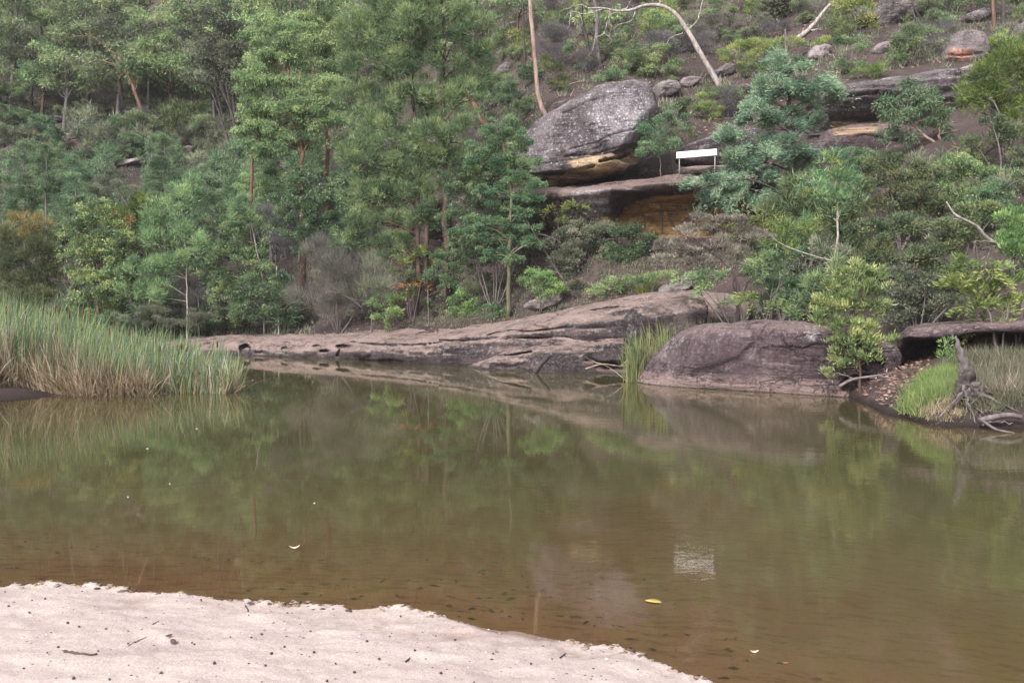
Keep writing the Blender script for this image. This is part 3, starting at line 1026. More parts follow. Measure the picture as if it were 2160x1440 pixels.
boulder('dark flat rock lying behind the white sign', [(1425, 330), (1432, 314), (1480, 295), (1530, 262), (1575, 258), (1620, 300), (1620, 345), (1560, 356), (1480, 352), (1430, 345)], 41.0, 1.3, R_LICHEN, amp=.10, freq=1.0, strata=.06, nu=80, nv=44, e1=.45)
boulder('thin tan slab of stone under the dark rock behind the white sign', [(1400, 368), (1440, 352), (1520, 350), (1600, 352), (1600, 372), (1480, 376)], 40.2, .8, R_DARK, amp=.05, freq=1.4, nu=60, nv=28)
boulder('sloping purple rock face below the layered terrace', [(1690, 310), (1740, 276), (1800, 264), (1870, 262), (1950, 286), (2010, 320), (2040, 356), (1980, 390), (1850, 395), (1740, 380)], 41.6, 1.6, R_BOULDER, amp=.12, freq=.7, strata=.05, nu=110, nv=56, e1=.4,
        warm=[[(1740, 265), (1860, 262), (1850, 285), (1760, 292)]], dents=[('g', [(1740, 290), (1830, 285), (1900, 300)], 3, .12)])
slab('layered overhanging rock terrace above the sloping rock face', [
    (1700, [(285, 42.5), (262, 42.4), (240, 42.1), (212, 41.8), (202, 42.2), (192, 44), (200, 46)]),
    (1750, [(285, 42.2), (264, 42.0), (238, 41.2), (202, 40.6), (190, 41.0), (180, 43.4), (190, 46)]),
    (1830, [(285, 42.2), (258, 42.0), (232, 41.4), (196, 40.6), (182, 41.0), (170, 43.4), (182, 46)]),
    (1900, [(285, 42.2), (250, 42.0), (222, 41.3), (186, 40.8), (172, 41.2), (158, 43.6), (172, 46)]),
    (1970, [(280, 42.2), (240, 41.9), (212, 41.4), (176, 41.1), (158, 41.6), (146, 44.0), (160, 46)]),
    (2050, [(280, 42.2), (235, 41.9), (205, 41.4), (172, 41.2), (148, 41.7), (138, 44.4), (150, 46)]),
    (2200, [(280, 42.2), (235, 41.9), (205, 41.4), (176, 41.2), (150, 41.7), (138, 44.4), (150, 46)])],
    R_LICHEN, amp=.14, freq=.8, strata=0.34, name='rock_terrace', cat='rock terrace', rows=70, warm=[[(1750, 252), (1870, 246), (1870, 270), (1750, 276)]], dents=[('e', 1810, 252, 60, 6, .4), ('e', 2020, 175, 8, 40, .25), ('g', [(1750, 205), (1850, 196)], 4, .3)])
boulder('upright round boulder with rusty red patches on the upper right slope', [(1990, 118), (1998, 92), (2012, 72), (2038, 65), (2060, 70), (2076, 86), (2082, 108), (2068, 128), (2040, 140), (2005, 142), (1992, 132)], 46.0, .95, R_PALE, amp=.06, freq=1.4, nu=90, nv=50, e1=.5,
        warm=[[(2000, 95), (2060, 100), (2050, 140), (1990, 140)]], dents=[('g', [(1990, 115), (2030, 118), (2070, 112)], 3, .12), ('g', [(2036, 66), (2030, 118)], 2, .06)])
boulder('grey purple boulder cut off by the photo\'s right edge', [(2140, 70), (2150, 50), (2175, 38), (2215, 45), (2220, 95), (2170, 106), (2148, 98)], 47, .8, R_SMALL, amp=.06, freq=1.4, nu=70, nv=40, e1=.45)
boulder('small dark rounded rock among shrubs on the far right slope', [(2074, 320), (2085, 302), (2105, 294), (2122, 306), (2125, 332), (2095, 342), (2078, 334)], 36.5, .5, R_LICHEN, amp=.05, freq=1.6, nu=60, nv=34, e1=.5)
small = [
    ('flat cracked rock with a pale end lying on the leaf litter below the cliff', (1145, 638, 46, 17, 37.0)), ('low mound of brown rock on the bank near the leaning grass', (1420, 605, 42, 16, 35.8)),
    ('grey slab leaning on the slope behind the huge boulder', (1408, 190, 34, 20, 47.5)), ('pale grey slab on the slope right of the huge boulder\'s top', (1452, 175, 26, 12, 48.6)),
    ('stack of thin grey stones at the left shoulder of the huge boulder', (1180, 222, 20, 9, 48.2)), ('layered grey rock on the open slope left of the tall bare trunk', (1064, 150, 22, 15, 53.0)),
    ('broad pale rock lying high beside the fallen grey trunk', (1790, 45, 60, 22, 57.5)), ('large grey rock at the top of the slope right of centre', (1868, 30, 44, 38, 58.0)),
    ('pale flat rock below the top rocks on the right slope', (1910, 25, 60, 24, 60.0)), ('pale sloping slab between yellow shrubs on the right slope', (1728, 112, 26, 16, 49.8)),
    ('pale pointed slab standing out of the upper right slope', (1860, 102, 26, 13, 50.5)), ('wide whitish slab at the foot of the upright round boulder', (2035, 160, 52, 20, 44.5)),
    ('flat grey rock above the upright round boulder', (2055, 38, 40, 15, 52.0)), ('white topped rock high on the upper right slope', (1985, 12, 26, 14, 58.5)),
    ('small white rock on the shaded middle of the left hillside', (147, 290, 13, 9, 58.0)), ('pale low rock at the left edge of the hillside', (25, 318, 20, 10, 58.0)), 
    ('grey ledge stone left of the bright gum tree', (398, 318, 16, 10, 56.0)), ('upright pale rock below the bright gum tree', (482, 375, 8, 15, 53.0)), 
    ('flat grey slab lying in the scrub of the left hillside', (275, 345, 34, 7, 55.5)), 
    ('dark ledge of rock in the scrub left of the sapling', (120, 255, 20, 8, 60)), ('pale rock beside the orange leaf patch on the bare slope', (1075, 60, 24, 9, 58)), ('dark low rock among yellow shrubs above the huge boulder', (1505, 160, 24, 10, 49.5)),
    ('grey layered rock right of the dead limb tree', (1530, 150, 24, 14, 50)), ('purple rock shelf right of the yellow shrubs', (1560, 190, 30, 9, 48)), ('pale stone among the shrubs at the far right edge', (2130, 560, 20, 9, 23.5)),
]
for lab, (cx, cy, rx, ry, d) in small:
    n = 9
    dh = hit(cx, cy + 0.5 * ry, 30 if d > 30 else 14)
    if d > 30 and abs(dh - d) < 25:
        d = dh
    a0 = rng.random() * 6
    ol = []
    for k in range(n):
        a = a0 + 2 * np.pi * k / n
        s = 0.8 + 0.4 * rng.random()
        ol.append((cx + rx * s * math.cos(a), cy + ry * s * math.sin(a) - 0.25 * rx * s * math.cos(a) * (1 if rx > ry else 0)))
    boulder(lab, ol, d, 0.8 * max(rx, ry) / F * d, R_LICHEN if 'dark' in lab else R_PALE if ('pale' in lab or 'whit' in lab) else R_SMALL, amp=.09 * min(rx, ry) / F * d * 4, freq=1.5, strata=.06 if rx > 20 else 0, nu=48, nv=26, e1=.42, name='rock', cat='rock')

# ------------------------------------------------------------------ light haze in the valley air
hm = bpy.data.materials.new('valley_haze')
hm.use_nodes = True
hm.node_tree.nodes.clear()
pv = hm.node_tree.nodes.new('ShaderNodeVolumePrincipled')
pv.inputs['Color'].default_value = (0.86, 0.86, 0.92, 1)
pv.inputs['Density'].default_value = 0.0003
ho = hm.node_tree.nodes.new('ShaderNodeOutputMaterial')
hm.node_tree.links.new(pv.outputs[0], ho.inputs['Volume'])
HV = np.array([(x, y, z) for x in (-300, 300) for y in (-90, 185) for z in (-2.9, 118)], float)
HQ = np.array([(0, 1, 3, 2), (4, 6, 7, 5), (0, 4, 5, 1), (2, 3, 7, 6), (0, 2, 6, 4), (1, 5, 7, 3)])
hz = link('haze', mesh_np('haze', HV, HQ, hm))
tag(hz, kind='stuff')
# ------------------------------------------------------------------ plants
# n leaves per clump, clump spread, pull outward / upward / random, leaf length and width
SP = {
    'gum':     dict(n=26, spread=.30, out=.35, up=-.75, rnd=.75, L=(.13, .21), W=(.030, .045), flat=0.62, clump=0.4),
    'oak':     dict(n=40, spread=.34, out=.55, up=.35, rnd=.55, L=(.15, .28), W=(.020, .032), flat=1.0, clump=0.34),
    'laurel':  dict(n=30, spread=.20, out=.6, up=.6, rnd=.8, L=(.09, .14), W=(.035, .055), flat=0.75, clump=0.26),
    'wattle':  dict(n=60, spread=.40, out=.7, up=-.05, rnd=.45, L=(.10, .17), W=(.022, .034), flat=0.35, clump=0.46),
    'tea':     dict(n=34, spread=.26, out=.5, up=.55, rnd=.5, L=(.07, .12), W=(.016, .026), flat=0.6, clump=0.3),
    'fern':    dict(n=40, spread=.28, out=.9, up=.15, rnd=.4, L=(.10, .16), W=(.024, .036), flat=0.4, clump=0.42),
    'twig':    dict(n=22, spread=.30, out=.6, up=.55, rnd=.55, L=(.30, .60), W=(.008, .014), flat=0.9, clump=0.42),
    'small':   dict(n=36, spread=.24, out=.4, up=.4, rnd=.9, L=(.06, .10), W=(.024, .036), flat=0.7, clump=0.3),
    'bush':    dict(n=16, spread=.10, out=.75, up=.75, rnd=.6, L=(.08, .135), W=(.019, .028), flat=0.85, clump=0.19),
    'farleaf': dict(n=24, spread=.42, out=.35, up=-.35, rnd=.8, L=(.20, .32), W=(.060, .090), flat=0.62, clump=0.55),
    'farfine': dict(n=30, spread=.40, out=.5, up=.4, rnd=.6, L=(.26, .42), W=(.034, .052), flat=0.8, clump=0.42),
}


def leaves(C, Dv, L, W, tri=False):
    """Pointed leaves at C running along Dv: lozenges, or single slivers for needles and twigs."""
    n = len(C)
    if tri:
        s = unit(np.cross(Dv, rng.normal(size=(n, 3)))) * W[:, None] * .5
        return np.stack([C - s, C + s, C + Dv * L[:, None]], 1).reshape(-1, 3), np.arange(3 * n).reshape(n, 3)
    r = rng.normal(size=(n, 3))
    s = unit(np.cross(Dv, r))
    L = L[:, None]
    W = W[:, None]
    a = C
    b = C + Dv * L * 0.45 + s * W * .5
    c = C + Dv * L
    d = C + Dv * L * 0.45 - s * W * .5
    V = np.stack([a, b, c, d], 1).reshape(-1, 3)
    return V, np.arange(4 * n).reshape(n, 4)


FINE = ('oak', 'tea', 'twig', 'farfine', 'wattle')


def crown_np(lobes, sp, lai=2.6, maxn=60000, scale=1.0, sparse=0.0):
    """Leaves of a crown; lobes = (centre, rx, ry, rz) in metres. Clumps of leaves fill each lobe, denser outside, with gaps."""
    s = SP[sp]
    Ls, Ws = np.array(s['L']) * scale, np.array(s['W']) * scale
    la = Ls.mean() * Ws.mean() * 0.5
    Vs, Fs, Ts, n0 = [], [], [], 0
    for (c, rx, ry, rz) in lobes:
        area = math.pi * rx * rz * 1.15
        nl = int(min(area * lai / la, maxn))
        cs = s['clump'] * scale * min(1.0, .35 + .65 * (rx + rz) / 1.6)
        nc = max(5, int(2.3 * (rx * rz) / cs ** 2))
        dirs = unit(rng.normal(size=(nc, 3)))
        dirs[:, 2] = np.where((dirs[:, 2] < -0.3) & (rng.random(nc) < .6), -dirs[:, 2], dirs[:, 2])
        rad = 0.35 + 0.70 * np.sqrt(rng.random(nc))
        rad *= 1 + 0.40 * fbm(dirs * 1.7 + rng.random(3) * 30, 2)
        cl = np.asarray(c) + dirs * np.array([rx, ry, rz]) * rad[:, None]
        keep = fbm(cl * 1.5 + rng.random(3) * 20, 2) > -0.42 + sparse
        if keep.sum() > 3:
            cl, dirs = cl[keep], dirs[keep]
        ct = np.clip(rng.normal(.5, .24, len(cl)), 0, 1)
        wts = rng.gamma(3.0, 1.0, len(cl))
        cnt = np.maximum(3, (nl * wts / wts.sum()).astype(int))
        o = np.repeat(dirs, cnt, 0)
        base = np.repeat(cl, cnt, 0)
        sz = np.repeat(cs * rng.uniform(.65, 1.25, len(cl)), cnt)
        N_ = len(base)
        if s['flat'] < .6:                                   # leafy sprays: spread along the outward direction, thin across
            o = unit(o * np.array([1, 1, .8]))
            along = rng.random(N_) * 1.5 - .6
            side = unit(np.cross(o, np.array([0, 0, 1.0])) + 1e-6)
            ss = rng.normal(size=N_) * .38 * (1.15 - .5 * np.abs(along))
            off = o * (along * sz)[:, None] + side * (ss * sz)[:, None]
            off[:, 2] += -0.62 * sz * np.maximum(along, -.2) + rng.normal(size=N_) * .20 * sz
            dv = unit(o * s['out'] + side * (np.sign(ss) * .8)[:, None] + np.array([0, 0, s['up']]) + rng.normal(size=base.shape) * s['rnd'] * .8)
        else:
            u = unit(rng.normal(size=(N_, 3)))
            u[:, 2] = np.where((u[:, 2] < 0) & (rng.random(N_) < .55), -u[:, 2], u[:, 2])
            off = u * (sz * (.30 + .70 * rng.random(N_) ** .6))[:, None] * np.array([1, 1, s['flat']])
            dv = unit(o * s['out'] * .5 + u * .55 + np.array([0, 0, s['up']]) + rng.normal(size=base.shape) * s['rnd'] * .7)
        stray = rng.random(N_) < .06
        off[stray] *= 1.9
        V, q = leaves(base + off, dv, rng.uniform(*Ls, N_), rng.uniform(*Ws, N_), sp in FINE)
        t = np.clip(np.repeat(ct, cnt) + rng.normal(0, .16, N_), 0, 1)
        Vs.append(V)
        Fs.append(q + n0)
        Ts.append(np.repeat(t, q.shape[1]))
        n0 += len(V)
    return np.concatenate(Vs), np.concatenate(Fs), np.concatenate(Ts)


PAL = {
    'laurel':  ((.032, .070, .030), (.085, .165, .060), (.22, .31, .105)),
    'laureld': ((.022, .050, .026), (.045, .095, .042), (.085, .150, .060)),
    'gum':     ((.042, .082, .040), (.095, .165, .072), (.19, .27, .115)),
    'gumgrey': ((.046, .080, .042), (.088, .138, .068), (.155, .215, .105)),
    'gumdark': ((.036, .050, .036), (.066, .088, .056), (.11, .135, .085)),
    'leafgreen': ((.034, .075, .040), (.064, .125, .062), (.12, .19, .085)),
    'oak':     ((.038, .082, .044), (.084, .156, .072), (.170, .26, .115)),
    'bluegrn': ((.038, .078, .044), (.070, .128, .066), (.125, .19, .10)),
    'wattle':  ((.046, .090, .056), (.090, .158, .098), (.175, .255, .160)),
    'olive':   ((.036, .056, .028), (.066, .098, .044), (.11, .15, .062)),
    'rusty':   ((.036, .060, .034), (.064, .100, .052), (.115, .135, .060)),
    'yellow':  ((.050, .088, .030), (.098, .155, .050), (.19, .235, .080)),
    'mustard': ((.075, .075, .028), (.125, .12, .045), (.20, .175, .07)),
    'vivid':   ((.040, .075, .022), (.070, .125, .034), (.12, .18, .05)),
    'fresh':   ((.045, .105, .040), (.090, .185, .065), (.17, .28, .10)),
    'bush':    ((.050, .095, .035), (.105, .175, .060), (.22, .29, .105)),
    'lilac':   ((.070, .064, .070), (.110, .100, .108), (.165, .15, .158)),
    'teagrey': ((.070, .074, .060), (.120, .124, .102), (.20, .21, .155)),
    'lilacgrn': ((.050, .058, .048), (.082, .092, .076), (.135, .14, .115)),
    'greygrn': ((.048, .068, .046), (.084, .108, .072), (.135, .165, .105)),
    'orange':  ((.20, .075, .035), (.30, .14, .06), (.36, .22, .08)),
    'dryleaf': ((.13, .075, .055), (.24, .15, .12), (.36, .26, .22)),
}


def leafm(p):
    return leaf_mat('leaves_' + p, PAL[p], gain=(1.3, 1.3, 1.3) if p in ('lilac', 'orange', 'dryleaf') else (LEAFGAIN * 1.2, LEAFGAIN, LEAFGAIN * 1.08), gloss=0.05 if p in ('laurel', 'bush', 'laureld') else 0.0)


def finish_tree(name, cat, label, base, crowns, tubes, bark, group=None):
    """A plant: an Empty at its base with a trunk (and limbs) and its crown."""
    root = tag(empty(name, base), label, cat, group)
    if tubes is not None and tubes.V:
        link('trunk' if name.endswith('tree') or name == 'sapling' else 'stem', tubes.mesh('trunk', BARK[bark], off=base), root)
    for cname, (V, q, t), pal in crowns:
        co = link(cname, mesh_np(cname, V - np.asarray(base), q, leafm(pal), tint=t), root)
        if cname not in ('crown', 'foliage'):
            co['kind'] = 'stuff'
    return root


def plant(name, cat, label, sp, d, lobes, pal, trunks=(), r=.06, bark='grey', base=None, lai=2.6, limbs=True, extra=(), thick=.85, group=None, sparse=0.0, scale=1.0, djit=.35):
    """A plant whose crown lobes stand where the photo shows them, d metres away, rooted in the ground below."""
    LB = []
    for (cx, cy, rx, ry) in lobes:
        m = (rx + ry) / 2 / F * d
        c = P(cx, cy, d + rng.uniform(-djit, djit) * m)
        LB.append((c, 1.1 * rx / F * d, m * thick, 1.1 * ry / F * d))
    if base is None:
        bx = np.mean([l[0] for l in lobes]) if not trunks else trunks[0][0][0]
        b = GP(bx, d)
    else:
        b = P(base[0], base[1], base[2] if len(base) > 2 else d)
        if len(base) < 3:
            b = GP(base[0], d)
    bag = Bag()
    path_all = []
    for k, tp in enumerate(trunks):
        pts = [P(x, y, d) for x, y in tp]
        if k == 0 or True:
            g = GP(tp[0][0], d)
            if pts[0][2] > g[2]:
                pts = [g - np.array([0, 0, .1])] + pts
        n = 14
        q = spline(pts, n)
        q = q + .35 * r * rng.normal(size=q.shape)
        rr = r * (1 if k == 0 else .8) * np.linspace(1.15, .35, n)
        bag.tube(q, rr, 7)
        path_all.append((q, rr))
    if limbs:
        for (c, rx, ry, rz) in LB:
            if path_all:
                best = None
                for q, rr in path_all:
                    dz = c[2] - q[:, 2]
                    cost = np.linalg.norm(q - c, axis=1) + np.where(dz < 0.1 * rz, 5, 0)
                    i = int(np.argmin(cost))
                    if best is None or cost[i] < best[0]:
                        best = (cost[i], q[i], rr[i])
                s, r0 = best[1], best[2] * .6
            else:
                s, r0 = np.asarray(b) - np.array([0, 0, .1]), r * .7
            mid = (s + c) / 2 + np.array([0, 0, .12]) * np.linalg.norm(c - s) + rng.normal(size=3) * .08 * np.linalg.norm(c - s)
            q = spline([s, mid, c], 7)
            bag.tube(q, np.linspace(r0, max(.006, r0 * .3), 7), 5)
            for _ in range(3):
                e = c + unit(rng.normal(size=3) + np.array([0, 0, .3])) * np.array([rx, ry, rz]) * .85
                bag.tube(spline([q[4], (q[5] + e) / 2 + rng.normal(size=3) * .04, e], 5), np.linspace(r0 * .45, .004, 5), 4)
    crowns = [('crown' if 'tree' in name or name == 'sapling' else 'foliage', crown_np(LB, sp, lai * 1.2, scale=scale, sparse=sparse), pal)]
    for cn, sp2, lob2, pal2, lai2 in extra:
        L2 = [(P(cx, cy, d - .3 * (rx / F * d)), rx / F * d, (rx + ry) / 2 / F * d * thick, ry / F * d) for cx, cy, rx, ry in lob2]
        crowns.append((cn, crown_np(L2, sp2, lai2), pal2))
    return finish_tree(name, cat, label, b, crowns, bag, bark, group)


# --- band of trees along the left shore
plant('shrub', 'shrub', 'bright green leafy shrub with rounded leaf clusters rising behind the reeds', 'laurel', 46.5,
      [(205, 452, 34, 26), (180, 490, 40, 34), (232, 490, 36, 36), (165, 540, 34, 34), (222, 545, 46, 36), (192, 590, 44, 36), (238, 595, 36, 34), (200, 640, 50, 36), (262, 520, 22, 28)], 'laurel', [[(212, 690), (206, 600), (203, 480)]], r=.09, lai=3.0, bark='brown')
plant('shrub', 'shrub', 'vivid green rounded shrub just behind the bright leafy shrub', 'oak', 50, [(262, 445, 40, 30), (250, 480, 44, 36), (285, 490, 26, 40)], 'vivid', r=.05, lai=2.4)
plant('shrub', 'shrub', 'patch of dying orange brown foliage right of the bright leafy shrub', 'small', 48.5, [(256, 470, 26, 16), (262, 495, 20, 14)], 'orange', r=.03, lai=.6)
plant('shrub', 'shrub', 'olive shrub with a mustard yellow top at the left edge', 'oak', 47.5, [(50, 520, 52, 40), (75, 560, 56, 45), (35, 590, 50, 45), (95, 600, 40, 45), (60, 640, 60, 40)], 'olive', [[(75, 660), (78, 560), (70, 480)]], r=.06, lai=2.4, extra=[('flower_top', 'oak', [(58, 475, 34, 24), (75, 495, 30, 18)], 'mustard', 2.2)])
plant('sapling', 'tree', 'soft green sapling with a thin white trunk behind the middle of the reeds', 'oak', 46.0,
      [(355, 470, 44, 44), (392, 440, 34, 50), (340, 520, 46, 44), (400, 520, 40, 44), (310, 580, 44, 40), (365, 575, 46, 40), (295, 620, 36, 34), (330, 630, 40, 36)], 'oak', [[(396, 650), (394, 600), (391, 520), (383, 440)]], r=.045, bark='pale', lai=2.0)
plant('sapling', 'tree', 'dense green sapling with a slanting white trunk left of the grey bare shrub', 'laurel', 45.8,
      [(480, 500, 38, 34), (525, 480, 34, 34), (470, 555, 42, 34), (520, 550, 40, 34), (450, 600, 34, 30), (500, 610, 44, 34), (545, 590, 34, 34), (480, 650, 46, 30)], 'oak', [[(556, 610), (548, 560), (536, 500), (530, 470)]], r=.04, bark='pale', lai=2.4)
plant('shrub', 'shrub', 'dark green shrub with pale leaf tips standing over the left end of the ledge', 'laurel', 45.4, [(575, 605, 42, 30), (540, 635, 44, 30), (600, 640, 36, 30), (520, 668, 40, 24), (575, 672, 44, 24)], 'laureld', [[(588, 690), (586, 640), (583, 560)]], r=.035, bark='pale', lai=2.6)
plant('dead_shrub', 'shrub', 'bare lilac grey twiggy shrub above the dark green shrub', 'twig', 49, [(582, 480, 40, 36), (600, 520, 34, 30)], 'lilac', r=.05, lai=1.3)
plant('tree', 'tree', 'dark glossy leafed tree between the bright gum and the she-oak', 'laurel', 47.5,
      [(650, 400, 44, 34), (625, 440, 46, 34), (685, 440, 44, 36), (640, 480, 46, 34), (695, 485, 40, 36), (660, 520, 44, 30), (620, 385, 30, 24)], 'laureld', [[(655, 560), (655, 480), (650, 400)]], r=.07, bark='dark', lai=2.6)
plant('dead_shrub', 'shrub', 'wide grey green twiggy shrub hanging over the ledge left of centre', 'twig', 43.2, [(690, 560, 54, 44), (745, 590, 54, 46), (700, 620, 54, 40), (760, 640, 44, 36), (660, 640, 40, 34), (720, 655, 40, 26)], 'lilacgrn', r=.05, lai=1.2,
      extra=[('foliage_green', 'tea', [(700, 590, 60, 50), (740, 620, 56, 46)], 'greygrn', .8)])
plant('dead_shrub', 'shrub', 'small lilac bare shrub in the dark gap behind the reeds', 'twig', 46.5, [(412, 610, 30, 30), (428, 645, 34, 24)], 'lilac', r=.03, lai=1.0)
plant('shrub', 'shrub', 'mixed olive shrub between the bright leafy shrub and the white trunked sapling', 'tea', 47, [(265, 570, 34, 36), (285, 540, 26, 26), (270, 620, 36, 36), (250, 660, 40, 26)], 'olive', r=.04, lai=2.2)
plant('shrub', 'shrub', 'dark low shrub over the shaded bank behind the reeds', 'tea', 46, [(330, 668, 44, 26), (400, 676, 44, 20), (280, 672, 40, 20)], 'greygrn', r=.04, lai=2.2)
plant('shrub', 'shrub', 'grey green shrub between the two white trunked saplings', 'tea', 47.5, [(430, 540, 34, 40), (425, 490, 30, 34), (440, 580, 26, 30)], 'greygrn', r=.04, lai=2.0)
plant('sapling', 'tree', 'blue green conical sapling standing before the leaning orange trunk', 'small', 51,
      [(347, 300, 18, 20), (345, 330, 28, 22), (347, 362, 34, 22), (360, 395, 36, 20), (330, 390, 26, 18), (345, 425, 36, 18)], 'bluegrn', [[(348, 440), (347, 380), (347, 290)]], r=.05, lai=2.6)
plant('sapling', 'tree', 'tall blue green sapling nearest the left edge of the slope', 'small', 51, [(50, 320, 18, 26), (55, 360, 30, 26), (35, 400, 40, 26), (60, 430, 36, 26)], 'bluegrn', [[(52, 450), (52, 380), (50, 310)]], r=.05, lai=2.4)
plant('sapling', 'tree', 'blue green sapling with two soft points on the left slope', 'small', 50.5, [(95, 318, 16, 24), (100, 350, 30, 26), (92, 390, 38, 26), (110, 425, 40, 26)], 'bluegrn', [[(98, 450), (98, 380), (96, 310)]], r=.05, lai=2.4)
plant('sapling', 'tree', 'narrow dark green sapling rising above the bright leafy shrub', 'small', 50, [(158, 350, 16, 22), (162, 380, 26, 26), (158, 415, 30, 26)], 'bluegrn', [[(160, 450), (160, 400), (159, 345)]], r=.05, lai=2.6)
plant('shrub', 'shrub', 'pale grey green loose shrub below the blue green conical sapling', 'tea', 50, [(215, 390, 34, 24), (250, 400, 30, 20), (205, 415, 30, 20)], 'greygrn', r=.04, lai=2.0)
plant('shrub', 'shrub', 'blue green leafy shrub left of the pale upright rock', 'small', 50.5, [(420, 365, 34, 28), (440, 400, 40, 28), (405, 410, 34, 26), (455, 430, 30, 24)], 'bluegrn', r=.05, lai=2.2)
plant('shrub', 'shrub', 'blue tinted shrub right of the vivid green rounded shrub', 'small', 50.5, [(305, 440, 30, 26), (318, 470, 28, 24)], 'bluegrn', r=.04, lai=2.2)
plant('shrub', 'shrub', 'fresh green shrub on the slope under the bright gum\'s left trunk', 'small', 51, [(545, 380, 36, 26), (530, 410, 34, 22), (565, 405, 30, 22)], 'gum', r=.04, lai=2.2)
plant('shrub', 'shrub', 'yellowish green shrub above the slanting white trunk', 'oak', 49, [(515, 440, 30, 26), (500, 470, 28, 24), (535, 460, 24, 24)], 'oak', r=.04, lai=1.8)

# --- the tall trees of the middle
plant('gum_tree', 'gum tree', 'bright green gum tree with orange bark and domed leaf clumps', 'gum', 50,
      [(572, 58, 36, 24), (600, 82, 40, 32), (555, 92, 34, 30), (570, 130, 44, 26), (612, 126, 34, 26), (525, 170, 32, 30), (560, 182, 36, 24), (520, 205, 24, 22), (530, 250, 34, 26), (565, 235, 36, 24), (525, 285, 30, 30), (560, 290, 34, 28),
       (600, 230, 46, 34), (650, 205, 50, 36), (625, 270, 50, 34), (680, 250, 46, 40), (655, 300, 46, 26), (590, 310, 36, 24), (690, 190, 36, 30), (540, 325, 34, 20), (610, 180, 30, 20)],
      'gum', [[(640, 400), (638, 340), (630, 280), (618, 200), (606, 130), (592, 70)], [(532, 360), (534, 320), (545, 260)]], r=.12, bark='orange', lai=2.6)
plant('gum_tree', 'gum tree', 'pale green gum crown standing between the bright gum and the she-oak', 'gum', 53,
      [(690, 60, 50, 36), (660, 100, 46, 36), (705, 120, 46, 40), (670, 150, 46, 34), (640, 60, 36, 30), (700, 20, 46, 30)], 'gum', [[(690, 330), (686, 200), (680, 80)]], r=.12, bark='orange', lai=2.4)
plant('gum_tree', 'gum tree', 'grey green gum tree with a dense dark crown left of the bright gum', 'farleaf', 64, [(450, 60, 44, 30), (490, 80, 44, 34), (420, 95, 40, 30), (460, 115, 50, 30), (500, 125, 34, 34), (440, 140, 40, 26), (480, 155, 40, 22)], 'gumdark', [[(500, 300), (490, 250), (470, 190), (455, 120)], [(482, 310), (468, 250), (450, 200)]], r=.13, bark='dark', lai=2.2)
plant('she_oak_tree', 'she-oak', 'tall feathery green she-oak filling the top centre of the photo', 'oak', 42.5,
      [(770, 20, 56, 44), (850, 10, 60, 44), (930, 10, 60, 44), (745, 80, 36, 40), (800, 80, 50, 46), (870, 75, 56, 50), (945, 75, 50, 50), (1000, 60, 40, 44), (755, 145, 34, 42), (810, 150, 52, 46), (880, 150, 56, 50), (960, 145, 50, 44), (1010, 130, 34, 40),
       (750, 215, 32, 40), (800, 225, 48, 46), (870, 230, 54, 46), (940, 220, 50, 44), (990, 205, 36, 34), (765, 285, 40, 42), (830, 300, 52, 44), (905, 300, 50, 44), (960, 285, 36, 36), (745, 350, 28, 40), (790, 365, 44, 40), (860, 370, 46, 40), (925, 365, 42, 36), (965, 345, 28, 30),
       (755, 425, 34, 36), (810, 430, 44, 36), (870, 435, 42, 32), (765, 480, 34, 28), (820, 480, 36, 26), (905, 420, 30, 26), (740, 515, 26, 22), (790, 520, 34, 22), (860, 480, 34, 26), (835, 515, 30, 18), (905, 470, 26, 22)],
      'oak', [[(943, 500), (943, 430), (938, 350), (932, 220), (935, 80), (930, -40)], [(900, 440), (890, 360), (878, 280), (868, 180), (860, 60)], [(880, 420), (868, 380), (845, 330), (800, 250)]], r=.14, bark='brown', lai=2.6, sparse=.02)
plant('tree', 'tree', 'small leafy tree with a mossy straight trunk left of the cliff', 'small', 37.8,
      [(1062, 262, 22, 18), (1040, 288, 26, 18), (1085, 290, 24, 20), (1010, 318, 26, 18), (1055, 318, 28, 20), (1105, 312, 24, 18), (990, 345, 24, 14), (1035, 348, 28, 20), (1080, 350, 28, 22), (1120, 352, 24, 18), (1005, 375, 26, 16), (1060, 382, 28, 20), (1105, 388, 28, 20),
       (1135, 395, 20, 14), (1030, 408, 24, 16), (1085, 418, 28, 18), (1125, 420, 18, 12), (1045, 440, 24, 14), (1100, 450, 26, 16), (985, 470, 26, 14), (1020, 480, 26, 16), (1060, 470, 22, 14), (1110, 485, 26, 18), (970, 500, 22, 12), (1010, 512, 26, 14), (1055, 508, 26, 16), (1090, 522, 26, 16), (1125, 515, 18, 14), (1035, 540, 24, 10), (1085, 550, 22, 10)], 'leafgreen', [[(1073, 590), (1075, 500), (1078, 420), (1066, 330), (1058, 270)]], r=.085, bark='mossy', lai=3.3)
plant('shrub', 'shrub', 'dense dark shrub behind the mossy trunk covering the cliff\'s left end', 'small', 38.9, [(975, 425, 44, 32), (1025, 445, 46, 36), (1085, 465, 40, 36), (985, 475, 46, 34), (1045, 505, 50, 32), (1105, 515, 36, 30), (1000, 535, 44, 26), (1120, 450, 24, 24)], 'laureld', r=.05, lai=2.6)
plant('shrub', 'shrub', 'feathery yellow green shrub with flat layers below the she-oak', 'fern', 42.6, [(850, 508, 34, 12), (875, 525, 40, 14), (905, 535, 34, 14), (845, 545, 30, 12), (890, 560, 40, 12)], 'yellow', r=.04, lai=2.2)
plant('shrub', 'shrub', 'shrub with a bright orange dying branch above the leaf littered bank', 'fern', 41.8, [(850, 585, 34, 14), (890, 590, 34, 14), (865, 630, 34, 18)], 'olive', r=.03, lai=1.8, extra=[('dying_branch', 'fern', [(866, 604, 28, 9), (892, 598, 18, 8)], 'orange', 1.1)])
